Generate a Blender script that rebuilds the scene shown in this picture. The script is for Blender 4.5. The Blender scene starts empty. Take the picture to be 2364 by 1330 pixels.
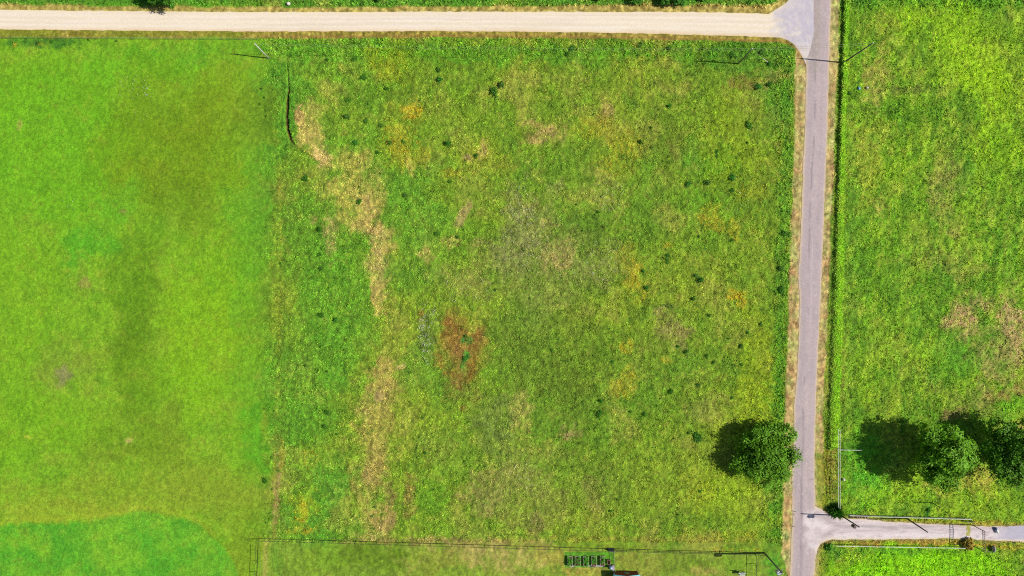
import bpy, math, random
import numpy as np
from mathutils import Vector, Matrix
C = bpy.context.scene.collection
R = math.radians
S = 0.1                                    # metres per pixel of the photograph at ground level
H = 157.6                                  # height of the drone
# ------------------------------------------------------------------ camera, sky, sun, exposure
cam = bpy.data.cameras.new('camera'); co = bpy.data.objects.new('camera', cam); C.objects.link(co)
co.location = (0, 0, H); co.rotation_euler = (0, 0, 0)
cam.sensor_width = 36; cam.lens = 24.0; cam.clip_start = 1; cam.clip_end = 6000
bpy.context.scene.camera = co
SUN_EL, SUN_AZ = 42.0, -1.2                # azimuth of the sun measured from +X (east), counter clockwise
w = bpy.data.worlds.new('World'); bpy.context.scene.world = w; w.use_nodes = True
nt = w.node_tree; sky = nt.nodes.new('ShaderNodeTexSky'); sky.sky_type = 'NISHITA'; sky.sun_disc = False
sky.sun_elevation = R(SUN_EL); sky.sun_rotation = R(90 - SUN_AZ)
bg = nt.nodes['Background']; bg.inputs[1].default_value = 0.07
nt.links.new(sky.outputs[0], bg.inputs[0])
sl = bpy.data.lights.new('sun', 'SUN'); sl.energy = 4.6; sl.angle = R(0.5); sl.color = (1.0, 0.955, 0.88)
so = bpy.data.objects.new('sun', sl); C.objects.link(so)
sd = Vector((math.cos(R(SUN_EL))*math.cos(R(SUN_AZ)), math.cos(R(SUN_EL))*math.sin(R(SUN_AZ)), math.sin(R(SUN_EL))))
so.rotation_euler = sd.to_track_quat('Z', 'Y').to_euler(); so.location = sd*300
vs = bpy.context.scene.view_settings
bpy.context.scene.cycles.use_denoising = False; bpy.context.scene.cycles.filter_width = 1.1
vs.view_transform = 'Standard'; vs.look = 'None'; vs.gamma = 1; vs.exposure = 0.42

# ------------------------------------------------------------------ helpers
rng = np.random.default_rng(7); random.seed(7)
def P(px, py, z=0.0): return Vector(((px-1182)*S, (665-py)*S, z))
def lin(c):
    c = np.asarray(c, float)/255.0
    return np.where(c <= 0.04045, c/12.92, ((c+0.055)/1.055)**2.4)
KA = 1/1.42
def alb(c, k=1.0): return lin(c)*KA*k
def _hash(ix, iy, seed):
    n = (ix.astype(np.int64)*374761393 + iy.astype(np.int64)*668265263 + seed*982451653) & 0xffffffff
    n = ((n ^ (n >> 13))*1274126177) & 0xffffffff
    n = ((n ^ (n >> 16))*2246822519) & 0xffffffff
    return ((n ^ (n >> 15)) & 0xffff)/65535.0
def vn(x, y, s, seed):                      # value noise, cell size s
    x = x/s; y = y/s; ix = np.floor(x); iy = np.floor(y); fx = x-ix; fy = y-iy
    fx = fx*fx*(3-2*fx); fy = fy*fy*(3-2*fy)
    a = _hash(ix, iy, seed); b = _hash(ix+1, iy, seed); c = _hash(ix, iy+1, seed); d = _hash(ix+1, iy+1, seed)
    return (a+(b-a)*fx)*(1-fy) + (c+(d-c)*fx)*fy
def fbm(x, y, s, seed, o=3):
    t = 0; a = 1; n = 0
    for k in range(o):
        ca, sa = math.cos(0.7*k+.3), math.sin(0.7*k+.3)
        t = t + a*vn(x*ca-y*sa, x*sa+y*ca, s/2**k, seed+17*k); n += a; a *= .55
    return t/n
def ss(a, b, x):
    t = np.clip((x-a)/(b-a), 0, 1); return t*t*(3-2*t)
def tag(o, label=None, cat=None, group=None, kind=None):
    if label: o['label'] = label
    if cat: o['category'] = cat
    if group: o['group'] = group
    if kind: o['kind'] = kind
    return o
def empty(name, loc, label, cat, group=None):
    o = bpy.data.objects.new(name, None); C.objects.link(o); o.location = loc; o.empty_display_size = .3
    return tag(o, label, cat, group)
def np_obj(name, V, F, mat, col=None, parent=None, smooth=False):
    me = bpy.data.meshes.new(name); V = np.asarray(V, np.float32); F = np.asarray(F, np.int32); k = F.shape[1]
    me.vertices.add(len(V)); me.vertices.foreach_set('co', V.ravel())
    me.loops.add(F.size); me.loops.foreach_set('vertex_index', F.ravel())
    me.polygons.add(len(F)); me.polygons.foreach_set('loop_start', np.arange(0, F.size, k, dtype=np.int32))
    me.polygons.foreach_set('use_smooth', np.full(len(F), smooth))
    me.update(calc_edges=True)
    if col is not None:
        a = me.color_attributes.new('tint', 'FLOAT_COLOR', 'POINT')
        c4 = np.ones((len(V), 4), np.float32); c4[:, :3] = col; a.data.foreach_set('color', c4.ravel())
    me.materials.append(mat)
    o = bpy.data.objects.new(name, me); C.objects.link(o)
    if parent: o.parent = parent
    return o
class MB:
    def __init__(s): s.v = []; s.f = []
    def box(s, c, d, rz=0, M=None):
        n = len(s.v); ca, sa = math.cos(rz), math.sin(rz)
        for z in (-.5, .5):
            for x, y in ((-.5, -.5), (.5, -.5), (.5, .5), (-.5, .5)):
                q = Vector((x*d[0], y*d[1], z*d[2]))
                q = M @ q if M else Vector((q.x*ca-q.y*sa, q.x*sa+q.y*ca, q.z))
                s.v.append(tuple(q+Vector(c)))
        for f in ((0, 3, 2, 1), (4, 5, 6, 7), (0, 1, 5, 4), (1, 2, 6, 5), (2, 3, 7, 6), (3, 0, 4, 7)):
            s.f.append(tuple(n+i for i in f))
        return s
    def tube(s, pts, rad, seg=6, cap=True):
        pts = [Vector(p) for p in pts]
        if not hasattr(rad, '__len__'): rad = [rad]*len(pts)
        n0 = len(s.v)
        for i, p in enumerate(pts):
            d = (pts[min(i+1, len(pts)-1)]-pts[max(i-1, 0)]).normalized()
            u = d.cross(Vector((0, 0, 1)) if abs(d.z) < .9 else Vector((1, 0, 0))).normalized(); v = d.cross(u)
            for k in range(seg):
                a = 2*math.pi*k/seg; s.v.append(tuple(p+(u*math.cos(a)+v*math.sin(a))*rad[i]))
        for i in range(len(pts)-1):
            for k in range(seg):
                a = n0+i*seg+k; b = n0+i*seg+(k+1) % seg
                s.f.append((a, b, b+seg, a+seg))
        if cap:
            s.f.append(tuple(n0+k for k in range(seg))[::-1]); s.f.append(tuple(n0+(len(pts)-1)*seg+k for k in range(seg)))
        return s
    def poly(s, pts):
        n = len(s.v); s.v += [tuple(p) for p in pts]; s.f.append(tuple(range(n, n+len(pts)))); return s
    def build(s, name, mat, parent=None, smooth=False):
        me = bpy.data.meshes.new(name); me.from_pydata(s.v, [], s.f); me.materials.append(mat)
        if smooth:
            for p in me.polygons: p.use_smooth = True
        me.update(); o = bpy.data.objects.new(name, me); C.objects.link(o)
        if parent: o.parent = parent; o.location = (0, 0, 0)
        return o
def nmat(name): 
    m = bpy.data.materials.new(name); m.use_nodes = True
    return m, m.node_tree, m.node_tree.nodes['Principled BSDF']
def mat(name, c, rough=.7, metal=0, var=.25, scale=3.0, c2=None, bump=.0):
    m, t, b = nmat(name); N = t.nodes; L = t.links
    g = N.new('ShaderNodeNewGeometry'); n = N.new('ShaderNodeTexNoise'); n.inputs['Scale'].default_value = scale; n.inputs['Detail'].default_value = 4
    L.new(g.outputs['Position'], n.inputs['Vector'])
    r = N.new('ShaderNodeValToRGB'); a = alb(c); a2 = alb(c2) if c2 else a*(1-var)
    r.color_ramp.elements[0].position = .35; r.color_ramp.elements[1].position = .65
    r.color_ramp.elements[0].color = (*a2, 1); r.color_ramp.elements[1].color = (*a, 1)
    L.new(n.outputs['Fac'], r.inputs[0]); L.new(r.outputs[0], b.inputs['Base Color'])
    b.inputs['Roughness'].default_value = rough; b.inputs['Metallic'].default_value = metal
    if bump:
        bp = N.new('ShaderNodeBump'); bp.inputs['Strength'].default_value = bump; bp.inputs['Distance'].default_value = .05
        L.new(n.outputs['Fac'], bp.inputs['Height']); L.new(bp.outputs[0], b.inputs['Normal'])
    return m
def vmat(name, scale, lo, hi, rough=.9, bump=0.0, scale2=None, stretch=None):
    m, t, b = nmat(name); N = t.nodes; L = t.links
    at = N.new('ShaderNodeAttribute'); at.attribute_name = 'tint'
    g = N.new('ShaderNodeNewGeometry'); n = N.new('ShaderNodeTexNoise'); n.inputs['Scale'].default_value = scale; n.inputs['Detail'].default_value = 3
    vec = g.outputs['Position']
    if stretch:
        mp = N.new('ShaderNodeMapping'); mp.inputs['Scale'].default_value = stretch; L.new(vec, mp.inputs[0]); vec = mp.outputs[0]
    L.new(vec, n.inputs['Vector'])
    mr = N.new('ShaderNodeMapRange'); mr.inputs[1].default_value = .3; mr.inputs[2].default_value = .7
    mr.inputs[3].default_value = lo; mr.inputs[4].default_value = hi
    L.new(n.outputs['Fac'], mr.inputs[0])
    mx = N.new('ShaderNodeVectorMath'); mx.operation = 'SCALE'
    L.new(at.outputs['Color'], mx.inputs[0]); L.new(mr.outputs[0], mx.inputs['Scale']); L.new(mx.outputs[0], b.inputs['Base Color'])
    b.inputs['Roughness'].default_value = rough; b.inputs['Specular IOR Level'].default_value = .15
    if bump:
        bp = N.new('ShaderNodeBump'); bp.inputs['Strength'].default_value = bump; bp.inputs['Distance'].default_value = .1
        L.new(n.outputs['Fac'], bp.inputs['Height']); L.new(bp.outputs[0], b.inputs['Normal'])
    return m

# ------------------------------------------------------------------ layout curves (pixels of the photograph)
def I(x, pts):
    a = np.array(pts, float); return np.interp(x, a[:, 0], a[:, 1])
LW = [(-15000, 2600), (-300, 1884), (0, 1868), (140, 1861), (300, 1858), (400, 1853), (520, 1849), (638, 1843), (700, 1846), (850, 1841), (938, 1833), (1000, 1833), (1100, 1828), (1200, 1829), (1330, 1823), (1700, 1812), (15000, 1300)]
RW = [(-15000, 2650), (-300, 1932), (0, 1919), (140, 1914), (300, 1910), (400, 1906), (520, 1901), (638, 1897), (750, 1891), (938, 1883), (1100, 1880), (1170, 1883), (1265, 1886), (1330, 1879), (1700, 1868), (15000, 1350)]
VL = [(-15000, 2560), (-60, 1840), (160, 1835), (300, 1834), (638, 1823), (938, 1812), (1100, 1806), (1280, 1805), (1330, 1817), (1700, 1805), (15000, 1270)]
VR = [(-15000, 2670), (0, 1939), (300, 1929), (638, 1913), (938, 1903), (1040, 1900), (1100, 1905), (1170, 1900), (1330, 1892), (1700, 1880), (15000, 1370)]
GT = [(-15000, -30), (0, 23), (300, 26), (600, 28), (1100, 27), (1600, 28), (1775, 32), (1792, 22), (1812, 8), (1835, -12), (1862, -50), (1900, -120)]
GB = [(-15000, 20), (0, 68), (300, 71), (600, 73), (1000, 72), (1300, 74), (1500, 78), (1700, 83), (1800, 87), (1820, 93), (1835, 105), (1846, 121), (1856, 139), (1864, 156), (1900, 230)]
DT = [(1860, 1150), (1878, 1165), (1886, 1172), (1900, 1178), (1912, 1186), (1925, 1193), (1960, 1197), (2000, 1198), (2060, 1205), (2200, 1212), (2280, 1216), (2364, 1213), (15000, 1250)]
DB = [(1860, 1330), (1878, 1290), (1886, 1272), (1893, 1258), (1905, 1250), (1920, 1246), (2100, 1245), (2200, 1243), (2364, 1251), (15000, 1300)]
def asphalt_d(px, py):  return np.minimum(px-I(py, LW), I(py, RW)-px)        # >0 inside, in pixels
def gravel_d(px, py):   return np.minimum(np.minimum(py-I(px, GT), I(px, GB)-py), 1895-px)
def drive_d(px, py):    return np.minimum(np.minimum(py-I(px, DT), I(px, DB)-py), px-1862)

# ------------------------------------------------------------------ colours of the ground cover, patch by patch
STRAW = (196, 176, 96); TAN = (186, 150, 96); OLIVE = (104, 122, 22); GREEN = (62, 150, 34); LIME = (132, 186, 22)
YEL = (186, 176, 26); RUST = (160, 96, 40); GREY = (138, 140, 92); DOL = (92, 118, 24); BRN = (142, 112, 74); DG = (40, 118, 38)
PATCH = [  # cx, cy, rx, ry, angle, colour, strength, raggedness
 # left pasture
 (120, 330, 170, 190, 10, (96, 180, 24), .8, .5), (90, 200, 200, 60, 0, (104, 172, 26), .6, .5), (330, 150, 160, 40, 0, (92, 176, 26), .6, .5),
 (400, 340, 190, 150, 20, (106, 138, 16), .75, .7), (440, 300, 110, 90, -30, (104, 130, 16), .5, .8), (520, 230, 60, 90, 20, (110, 132, 18), .5, .8),
 (350, 430, 140, 60, 0, (112, 134, 18), .5, .8), (430, 460, 80, 60, 30, (88, 122, 18), .6, .9), (310, 600, 60, 130, 5, (86, 130, 20), .55, .9),
 (300, 760, 48, 150, 3, (78, 122, 16), .75, .8), (310, 880, 60, 110, -5, (88, 128, 18), .6, .9), (240, 1020, 70, 50, 0, (96, 126, 28), .6, 1.), (350, 1010, 70, 70, 0, (96, 128, 24), .6, 1.),
 (370, 1060, 90, 50, 20, (104, 134, 26), .5, 1.), (200, 560, 60, 50, 0, (66, 168, 34), .8, .6), (270, 470, 60, 40, -30, (80, 170, 34), .5, .7),
 (480, 760, 90, 170, 0, (128, 184, 20), .75, .7), (520, 640, 60, 90, 0, (118, 176, 20), .6, .8), (440, 880, 90, 80, 0, (122, 182, 24), .6, .8), (60, 700, 90, 300, 0, (118, 178, 26), .6, .7),
 (100, 980, 160, 80, 0, (112, 174, 24), .6, .7), (150, 850, 60, 60, 20, (126, 140, 58), .5, .9), (148, 868, 18, 26, 0, (140, 130, 104), .6, .8), (200, 650, 40, 30, 0, (140, 150, 60), .4, 1.),
 (572, 530, 50, 220, 5, (90, 166, 34), .6, 1.), (615, 420, 50, 160, 0, (90, 160, 34), .5, 1.), (590, 880, 50, 140, 0, (92, 162, 32), .55, 1.), (600, 1010, 30, 100, 0, (80, 168, 30), .5, .9),
 (300, 1140, 330, 50, 0, (138, 158, 44), .75, .5), (170, 1180, 180, 26, 0, (158, 168, 48), .7, .4), (500, 1160, 110, 90, 20, (134, 152, 44), .6, .7), (560, 1280, 50, 80, 0, (122, 140, 34), .7, .6),
 (42, 288, 8, 10, 0, TAN, .6, .6), (40, 95, 30, 16, 0, (70, 130, 36), .5, 1.), (120, 100, 80, 12, 0, (56, 112, 36), .7, 1.), (35, 105, 6, 4, 0, YEL, .8, .6), (96, 102, 8, 6, 0, YEL, .7, .6),
 (283, 488, 10, 8, 0, BRN, .6, .7), (195, 650, 14, 12, 0, (150, 132, 80), .5, 1.), (300, 1016, 8, 8, 0, (200, 180, 120), .7, .8), (66, 1010, 10, 4, 0, (180, 180, 60), .7, .8),
 # strip between pasture and meadow
 (650, 250, 50, 120, 0, (66, 150, 34), .6, 1.), (600, 260, 50, 60, 30, (110, 140, 30), .5, 1.), (640, 640, 14, 300, 0, (156, 160, 44), .45, .9), (650, 900, 12, 90, 0, (160, 172, 40), .6, .8), (638, 1150, 8, 80, 2, (160, 140, 86), .7, .8), (652, 800, 6, 200, 0, (84, 120, 30), .5, 1.),
 (760, 680, 80, 180, 0, (84, 164, 36), .6, .8), (700, 900, 90, 120, 0, (76, 160, 34), .5, .8), (750, 1140, 60, 110, 0, (78, 158, 38), .7, .8), (700, 1200, 40, 40, 0, (70, 150, 44), .5, .8),
 (680, 400, 50, 60, 0, (128, 158, 40), .4, .9), (718, 300, 30, 60, 30, (176, 172, 84), .7, .8), (690, 268, 14, 24, 10, (190, 164, 96), .9, .6), (718, 330, 22, 50, -30, (196, 184, 96), .7, .9), (745, 365, 16, 22, -30, (206, 180, 118), .7, .9),
 (815, 440, 48, 80, -22, (172, 174, 74), .8, .9), (850, 420, 30, 60, -15, (186, 178, 88), .5, 1.), (870, 560, 34, 70, -10, (188, 170, 90), .85, .8), (868, 545, 18, 40, -10, (176, 142, 96), .7, .8), (882, 620, 30, 34, -10, (190, 156, 106), .85, .8),
 (762, 545, 17, 50, 0, (176, 134, 94), .85, .7), (722, 508, 10, 10, 0, (186, 150, 100), .6, .8), (878, 690, 20, 60, 0, (184, 172, 90), .8, .9), (846, 500, 22, 60, -24, (190, 178, 96), .7, .9), (892, 860, 16, 50, 0, (178, 168, 88), .6, 1.), (855, 960, 24, 60, 10, (182, 172, 92), .7, .9), (866, 1050, 22, 60, 0, (184, 170, 96), .7, .9), (900, 800, 30, 80, 0, (140, 160, 52), .6, .9), (885, 900, 34, 70, 0, (168, 160, 78), .8, .9),
 (872, 918, 16, 18, 10, (176, 134, 98), .9, .6), (862, 1000, 42, 90, 0, (162, 164, 70), .75, .9), (860, 1090, 46, 70, 0, (172, 164, 80), .75, .9), (848, 1105, 12, 30, -5, (150, 112, 76), .9, .7), (903, 1150, 13, 36, -8, (146, 108, 72), .9, .7),
 (862, 1200, 56, 50, 0, (184, 172, 88), .85, .9), (890, 1215, 22, 30, 0, (146, 112, 74), .9, .8), (945, 1150, 14, 50, 0, (138, 120, 64), .6, .9), (876, 1240, 20, 12, 0, (196, 160, 110), .8, .8), (700, 1180, 10, 26, 6, (226, 186, 22), .9, .7), (694, 1222, 34, 12, 0, (200, 180, 44), .8, .9), (690, 1160, 30, 34, 0, (150, 178, 34), .6, .9),
 (715, 1060, 26, 34, 0, (160, 178, 34), .6, .9), (650, 1055, 6, 40, 0, (180, 160, 60), .4, 1.), (610, 980, 10, 30, 0, (196, 160, 50), .5, .9),
 # meadow, upper
 (1040, 430, 120, 220, 0, (108, 164, 36), .35, .8), (960, 520, 90, 130, 0, (84, 158, 40), .55, .8), (1000, 860, 100, 60, 0, (86, 152, 38), .5, .9), (950, 180, 110, 70, 10, (122, 152, 34), .4, .9), (1100, 120, 700, 26, 0, (74, 160, 30), .55, .8),
 (900, 150, 60, 50, 0, (150, 168, 28), .5, .9), (955, 250, 22, 22, 0, (222, 186, 24), .85, .8), (905, 250, 24, 30, 0, (176, 172, 40), .6, .9), (920, 320, 46, 40, -40, (190, 176, 30), .65, .9), (945, 350, 40, 30, 0, (196, 168, 36), .6, .9), (945, 385, 12, 24, -15, (206, 156, 90), .8, .7), (1045, 400, 26, 12, 0, (190, 166, 40), .5, .9),
 (1120, 370, 50, 40, 0, (180, 172, 40), .4, .9), (1078, 365, 14, 11, 0, (196, 158, 108), .95, .5), (1115, 345, 9, 22, 10, (190, 160, 100), .7, .8), (1264, 310, 50, 24, 0, (192, 162, 100), .85, .9), (1225, 315, 16, 16, 0, BRN, .6, .9), (1380, 290, 50, 26, 0, (188, 172, 40), .6, .9), (1450, 335, 44, 36, 30, (194, 176, 36), .65, .9), (1420, 380, 44, 26, 0, (188, 176, 40), .5, .9),
 (1560, 350, 16, 22, -20, (186, 150, 96), .6, .9), (1405, 255, 14, 14, 0, (176, 160, 90), .6, .9), (1540, 340, 80, 60, 0, (100, 120, 34), .4, 1.), (1620, 370, 70, 50, 20, (84, 170, 30), .6, .8), (1640, 470, 60, 60, 0, (98, 172, 30), .4, .9), (1700, 350, 60, 120, 0, (136, 172, 26), .5, .9),
 (1070, 492, 12, 34, 28, (190, 156, 108), .85, .6), (1100, 560, 18, 12, 0, (190, 160, 104), .6, .9), (1040, 560, 20, 12, 0, STRAW, .5, .9), (980, 590, 26, 20, 0, (180, 160, 90), .6, .9), (1060, 640, 60, 40, 0, (160, 156, 84), .45, 1.),
 # meadow, centre: greyish seed heads
 (1215, 480, 44, 60, 0, GREY, .6, 1.), (1240, 620, 110, 110, 0, (128, 146, 66), .6, .9), (1200, 580, 60, 60, 0, GREY, .45, 1.), (1285, 580, 40, 60, 10, (178, 164, 96), .6, .9), (1400, 600, 50, 60, 0, (134, 142, 74), .5, 1.), (1400, 450, 50, 50, 0, (160, 164, 74), .5, 1.), (1290, 440, 30, 30, 0, GREY, .4, 1.), (1330, 540, 60, 40, 0, (100, 124, 46), .4, 1.),
 (1180, 760, 80, 60, 0, (104, 130, 46), .45, 1.), (1250, 860, 110, 90, 0, (106, 132, 40), .6, .9), (1330, 900, 60, 110, 0, (98, 126, 34), .6, .9), (1330, 760, 30, 100, 0, (106, 128, 40), .5, .9), (1560, 760, 30, 50, -40, (148, 134, 92), .55, 1.), (1480, 800, 90, 60, 0, (112, 140, 42), .4, 1.),
 (1200, 945, 26, 50, -10, (180, 172, 90), .6, .9), (1320, 1000, 26, 16, 0, (190, 166, 110), .6, .9), (1150, 960, 60, 40, 0, (118, 134, 66), .6, 1.), (1130, 1030, 60, 40, 0, (104, 126, 60), .5, 1.), (1210, 1100, 60, 60, 0, (150, 156, 80), .5, 1.), (1260, 1160, 120, 60, 0, (136, 148, 66), .5, .9), (1110, 1140, 40, 50, 0, (150, 140, 84), .5, 1.), (1370, 1150, 30, 50, 0, (136, 128, 80), .4, 1.), (1240, 1210, 16, 30, 0, (128, 118, 74), .5, .9),
 (1400, 1100, 80, 70, 0, (118, 140, 44), .4, .9), (1550, 1090, 120, 80, 0, (138, 172, 42), .5, .9), (1700, 1000, 100, 90, 0, (146, 180, 36), .6, .9), (1660, 1130, 80, 60, 0, (144, 184, 30), .6, .9), (1620, 940, 60, 40, 0, (158, 164, 78), .5, 1.), (1740, 1180, 50, 70, 0, (140, 180, 34), .5, .9), (1700, 1240, 60, 14, 0, (190, 180, 40), .6, .9), (1590, 1230, 40, 30, 0, (170, 172, 50), .4, .9),
 (1000, 1150, 40, 60, 0, (96, 168, 30), .5, .9), (1000, 1250, 200, 8, 0, (150, 130, 80), .6, 1.),
 # flowers and yellow
 (1470, 655, 26, 44, -10, (206, 180, 34), .7, .9), (1450, 600, 30, 40, 0, (178, 172, 40), .5, .9), (1690, 680, 12, 14, 0, (228, 186, 26), .9, .8), (1712, 692, 12, 20, 0, (222, 182, 30), .9, .8), (1640, 500, 22, 36, -20, (214, 176, 30), .7, 1.), (1695, 530, 14, 24, 0, (206, 180, 40), .7, .9), (1740, 440, 40, 26, 0, (180, 176, 40), .4, 1.),
 (1446, 800, 14, 16, 0, (214, 186, 34), .8, .9), (1438, 886, 30, 30, 45, (200, 182, 40), .75, .9), (1536, 832, 14, 8, 30, YEL, .7, .9), (1730, 700, 50, 60, 0, (160, 178, 34), .4, .9), (1755, 850, 50, 120, 0, (150, 180, 26), .5, .9), (1760, 590, 50, 60, 0, (158, 178, 36), .4, .9), (1540, 565, 8, 7, 0, (220, 186, 40), .8, .8), (1600, 1130, 40, 50, 0, (176, 176, 44), .5, .9),
 # the rust coloured patch
 (1058, 905, 44, 30, 0, (118, 112, 44), .7, .9), (1060, 800, 54, 76, 0, (146, 134, 50), .85, .5), (1055, 790, 36, 54, 0, (150, 112, 60), .35, .8), (1060, 870, 40, 22, 10, (166, 118, 56), .8, .8), (1022, 840, 10, 30, -20, (178, 118, 50), .8, .9), (1046, 862, 40, 10, 25, (168, 118, 46), .85, .8), (1090, 850, 12, 30, 15, (164, 100, 40), .9, .8), (1096, 800, 11, 40, 5, (160, 100, 44), .85, .9), (1104, 775, 10, 20, 20, (150, 96, 50), .8, .9),
 (1010, 790, 8, 24, 10, (176, 136, 50), .7, .9), (1045, 765, 24, 40, -15, (168, 98, 46), .95, .7), (1052, 805, 22, 24, 0, (170, 108, 58), .95, .6), (1032, 742, 16, 16, 0, (166, 104, 44), .9, .8), (1066, 755, 12, 20, -30, (150, 84, 40), .8, .9), (975, 728, 8, 16, 0, (166, 108, 50), .9, .7), (1078, 785, 14, 9, 0, (52, 128, 50), .9, .8), (1074, 828, 10, 24, 10, (60, 140, 44), .9, .8), (1035, 846, 14, 10, 0, (110, 134, 40), .7, .8), (1006, 838, 7, 10, 0, (186, 112, 60), .8, .9),
 (985, 775, 20, 46, -5, (104, 124, 58), .8, .9), (928, 846, 11, 9, 0, (206, 166, 108), .95, .5), (1066, 945, 10, 8, 0, (150, 110, 50), .6, .9),
 (1040, 1050, 80, 50, 0, (104, 150, 42), .4, .9),
 # by the paved road
 (1810, 500, 14, 500, 2, (88, 158, 38), .6, 1.), (1795, 1000, 22, 220, 2, (74, 160, 30), .6, .8), (1790, 200, 40, 80, 0, (70, 150, 36), .5, .9), (1700, 130, 120, 36, 0, (70, 136, 34), .6, .9), (1720, 190, 50, 16, 0, (142, 122, 66), .5, 1.), (1790, 175, 40, 14, 0, (160, 130, 80), .6, 1.),
 # right pasture
 (2210, 80, 130, 120, 10, (142, 188, 28), .65, .9), (2290, 200, 90, 70, 20, (148, 190, 28), .6, .9), (2310, 330, 60, 90, 0, (140, 186, 26), .5, .9), (2040, 60, 40, 40, 0, (150, 160, 60), .5, 1.), (2020, 190, 30, 70, 10, (168, 160, 80), .6, 1.), (2000, 350, 40, 100, 0, (156, 164, 56), .55, 1.), (2080, 420, 50, 90, 5, (130, 164, 34), .4, 1.),
 (2100, 205, 70, 12, 0, (100, 108, 50), .7, 1.), (2180, 430, 30, 110, -5, (160, 148, 86), .5, 1.), (2030, 480, 14, 30, 0, (180, 156, 90), .5, 1.), (2230, 720, 50, 60, 0, (186, 156, 112), .85, .9), (2335, 760, 40, 80, 0, (176, 156, 104), .8, .9), (2300, 850, 50, 60, -20, (172, 156, 98), .6, 1.), (2330, 910, 60, 16, -20, (160, 128, 84), .6, 1.), (2180, 600, 90, 30, 0, (140, 140, 70), .4, 1.),
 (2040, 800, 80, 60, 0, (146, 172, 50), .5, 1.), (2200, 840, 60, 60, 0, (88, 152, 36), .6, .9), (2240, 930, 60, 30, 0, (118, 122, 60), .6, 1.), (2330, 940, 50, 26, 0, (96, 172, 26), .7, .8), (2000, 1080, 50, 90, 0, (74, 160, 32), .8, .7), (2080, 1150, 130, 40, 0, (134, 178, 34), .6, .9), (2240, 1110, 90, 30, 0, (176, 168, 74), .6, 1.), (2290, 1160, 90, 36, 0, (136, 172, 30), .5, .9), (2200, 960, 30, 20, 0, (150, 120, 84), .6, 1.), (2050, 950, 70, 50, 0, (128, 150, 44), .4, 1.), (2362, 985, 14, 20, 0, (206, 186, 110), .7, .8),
 (2100, 600, 100, 200, 0, (112, 158, 36), .3, 1.), (1965, 600, 14, 500, 1, (110, 150, 50), .4, 1.), (2142, 1180, 8, 16, 0, (40, 120, 40), .8, .7),
 # strips along the driveway
 (2120, 1203, 120, 6, 2, (140, 150, 34), .9, .6), (2100, 1253, 190, 8, 0, (166, 140, 60), .85, .6), (2300, 1262, 90, 6, 3, (176, 148, 56), .7, .7), (2290, 1208, 60, 5, 0, (180, 160, 60), .7, .8), (1920, 1275, 26, 26, 0, (50, 124, 36), .7, .9), (1893, 1310, 7, 60, 2, (160, 150, 50), .8, .6), (2140, 1310, 220, 46, 0, (130, 200, 16), .8, .6), (2080, 1272, 180, 10, 0, (86, 150, 30), .7, .9), (1900, 1090, 14, 90, 0, (150, 156, 40), .7, .8), (1920, 1080, 14, 90, 0, (156, 142, 60), .6, 1.),
 # yard
 (612, 1300, 6, 60, 1, (176, 180, 80), .7, .6), (640, 1290, 14, 50, 0, (92, 158, 38), .6, .7), (850, 1290, 90, 40, 0, (92, 128, 22), .75, .7), (730, 1300, 60, 40, 0, (118, 168, 34), .6, .7), (1130, 1280, 160, 30, 0, (176, 168, 92), .75, .9), (1020, 1290, 60, 30, 0, (136, 150, 50), .5, .9), (1280, 1290, 40, 30, 0, (170, 168, 70), .7, .8), (1350, 1318, 50, 12, 0, (172, 160, 70), .7, .9), (1480, 1300, 90, 26, 0, (142, 152, 56), .6, .9),
 (1590, 1300, 70, 24, 0, (106, 138, 30), .6, .9), (1620, 1318, 40, 12, 0, (170, 160, 80), .6, .9), (1700, 1300, 40, 26, 0, (110, 170, 30), .6, .8), (1790, 1310, 30, 26, 0, (64, 156, 30), .75, .8), (1500, 1245, 300, 6, 0, (160, 160, 60), .5, .9),
]
RECTS = [((1303, 1274, 1418, 1309), (84, 156, 36), .85)]
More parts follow.
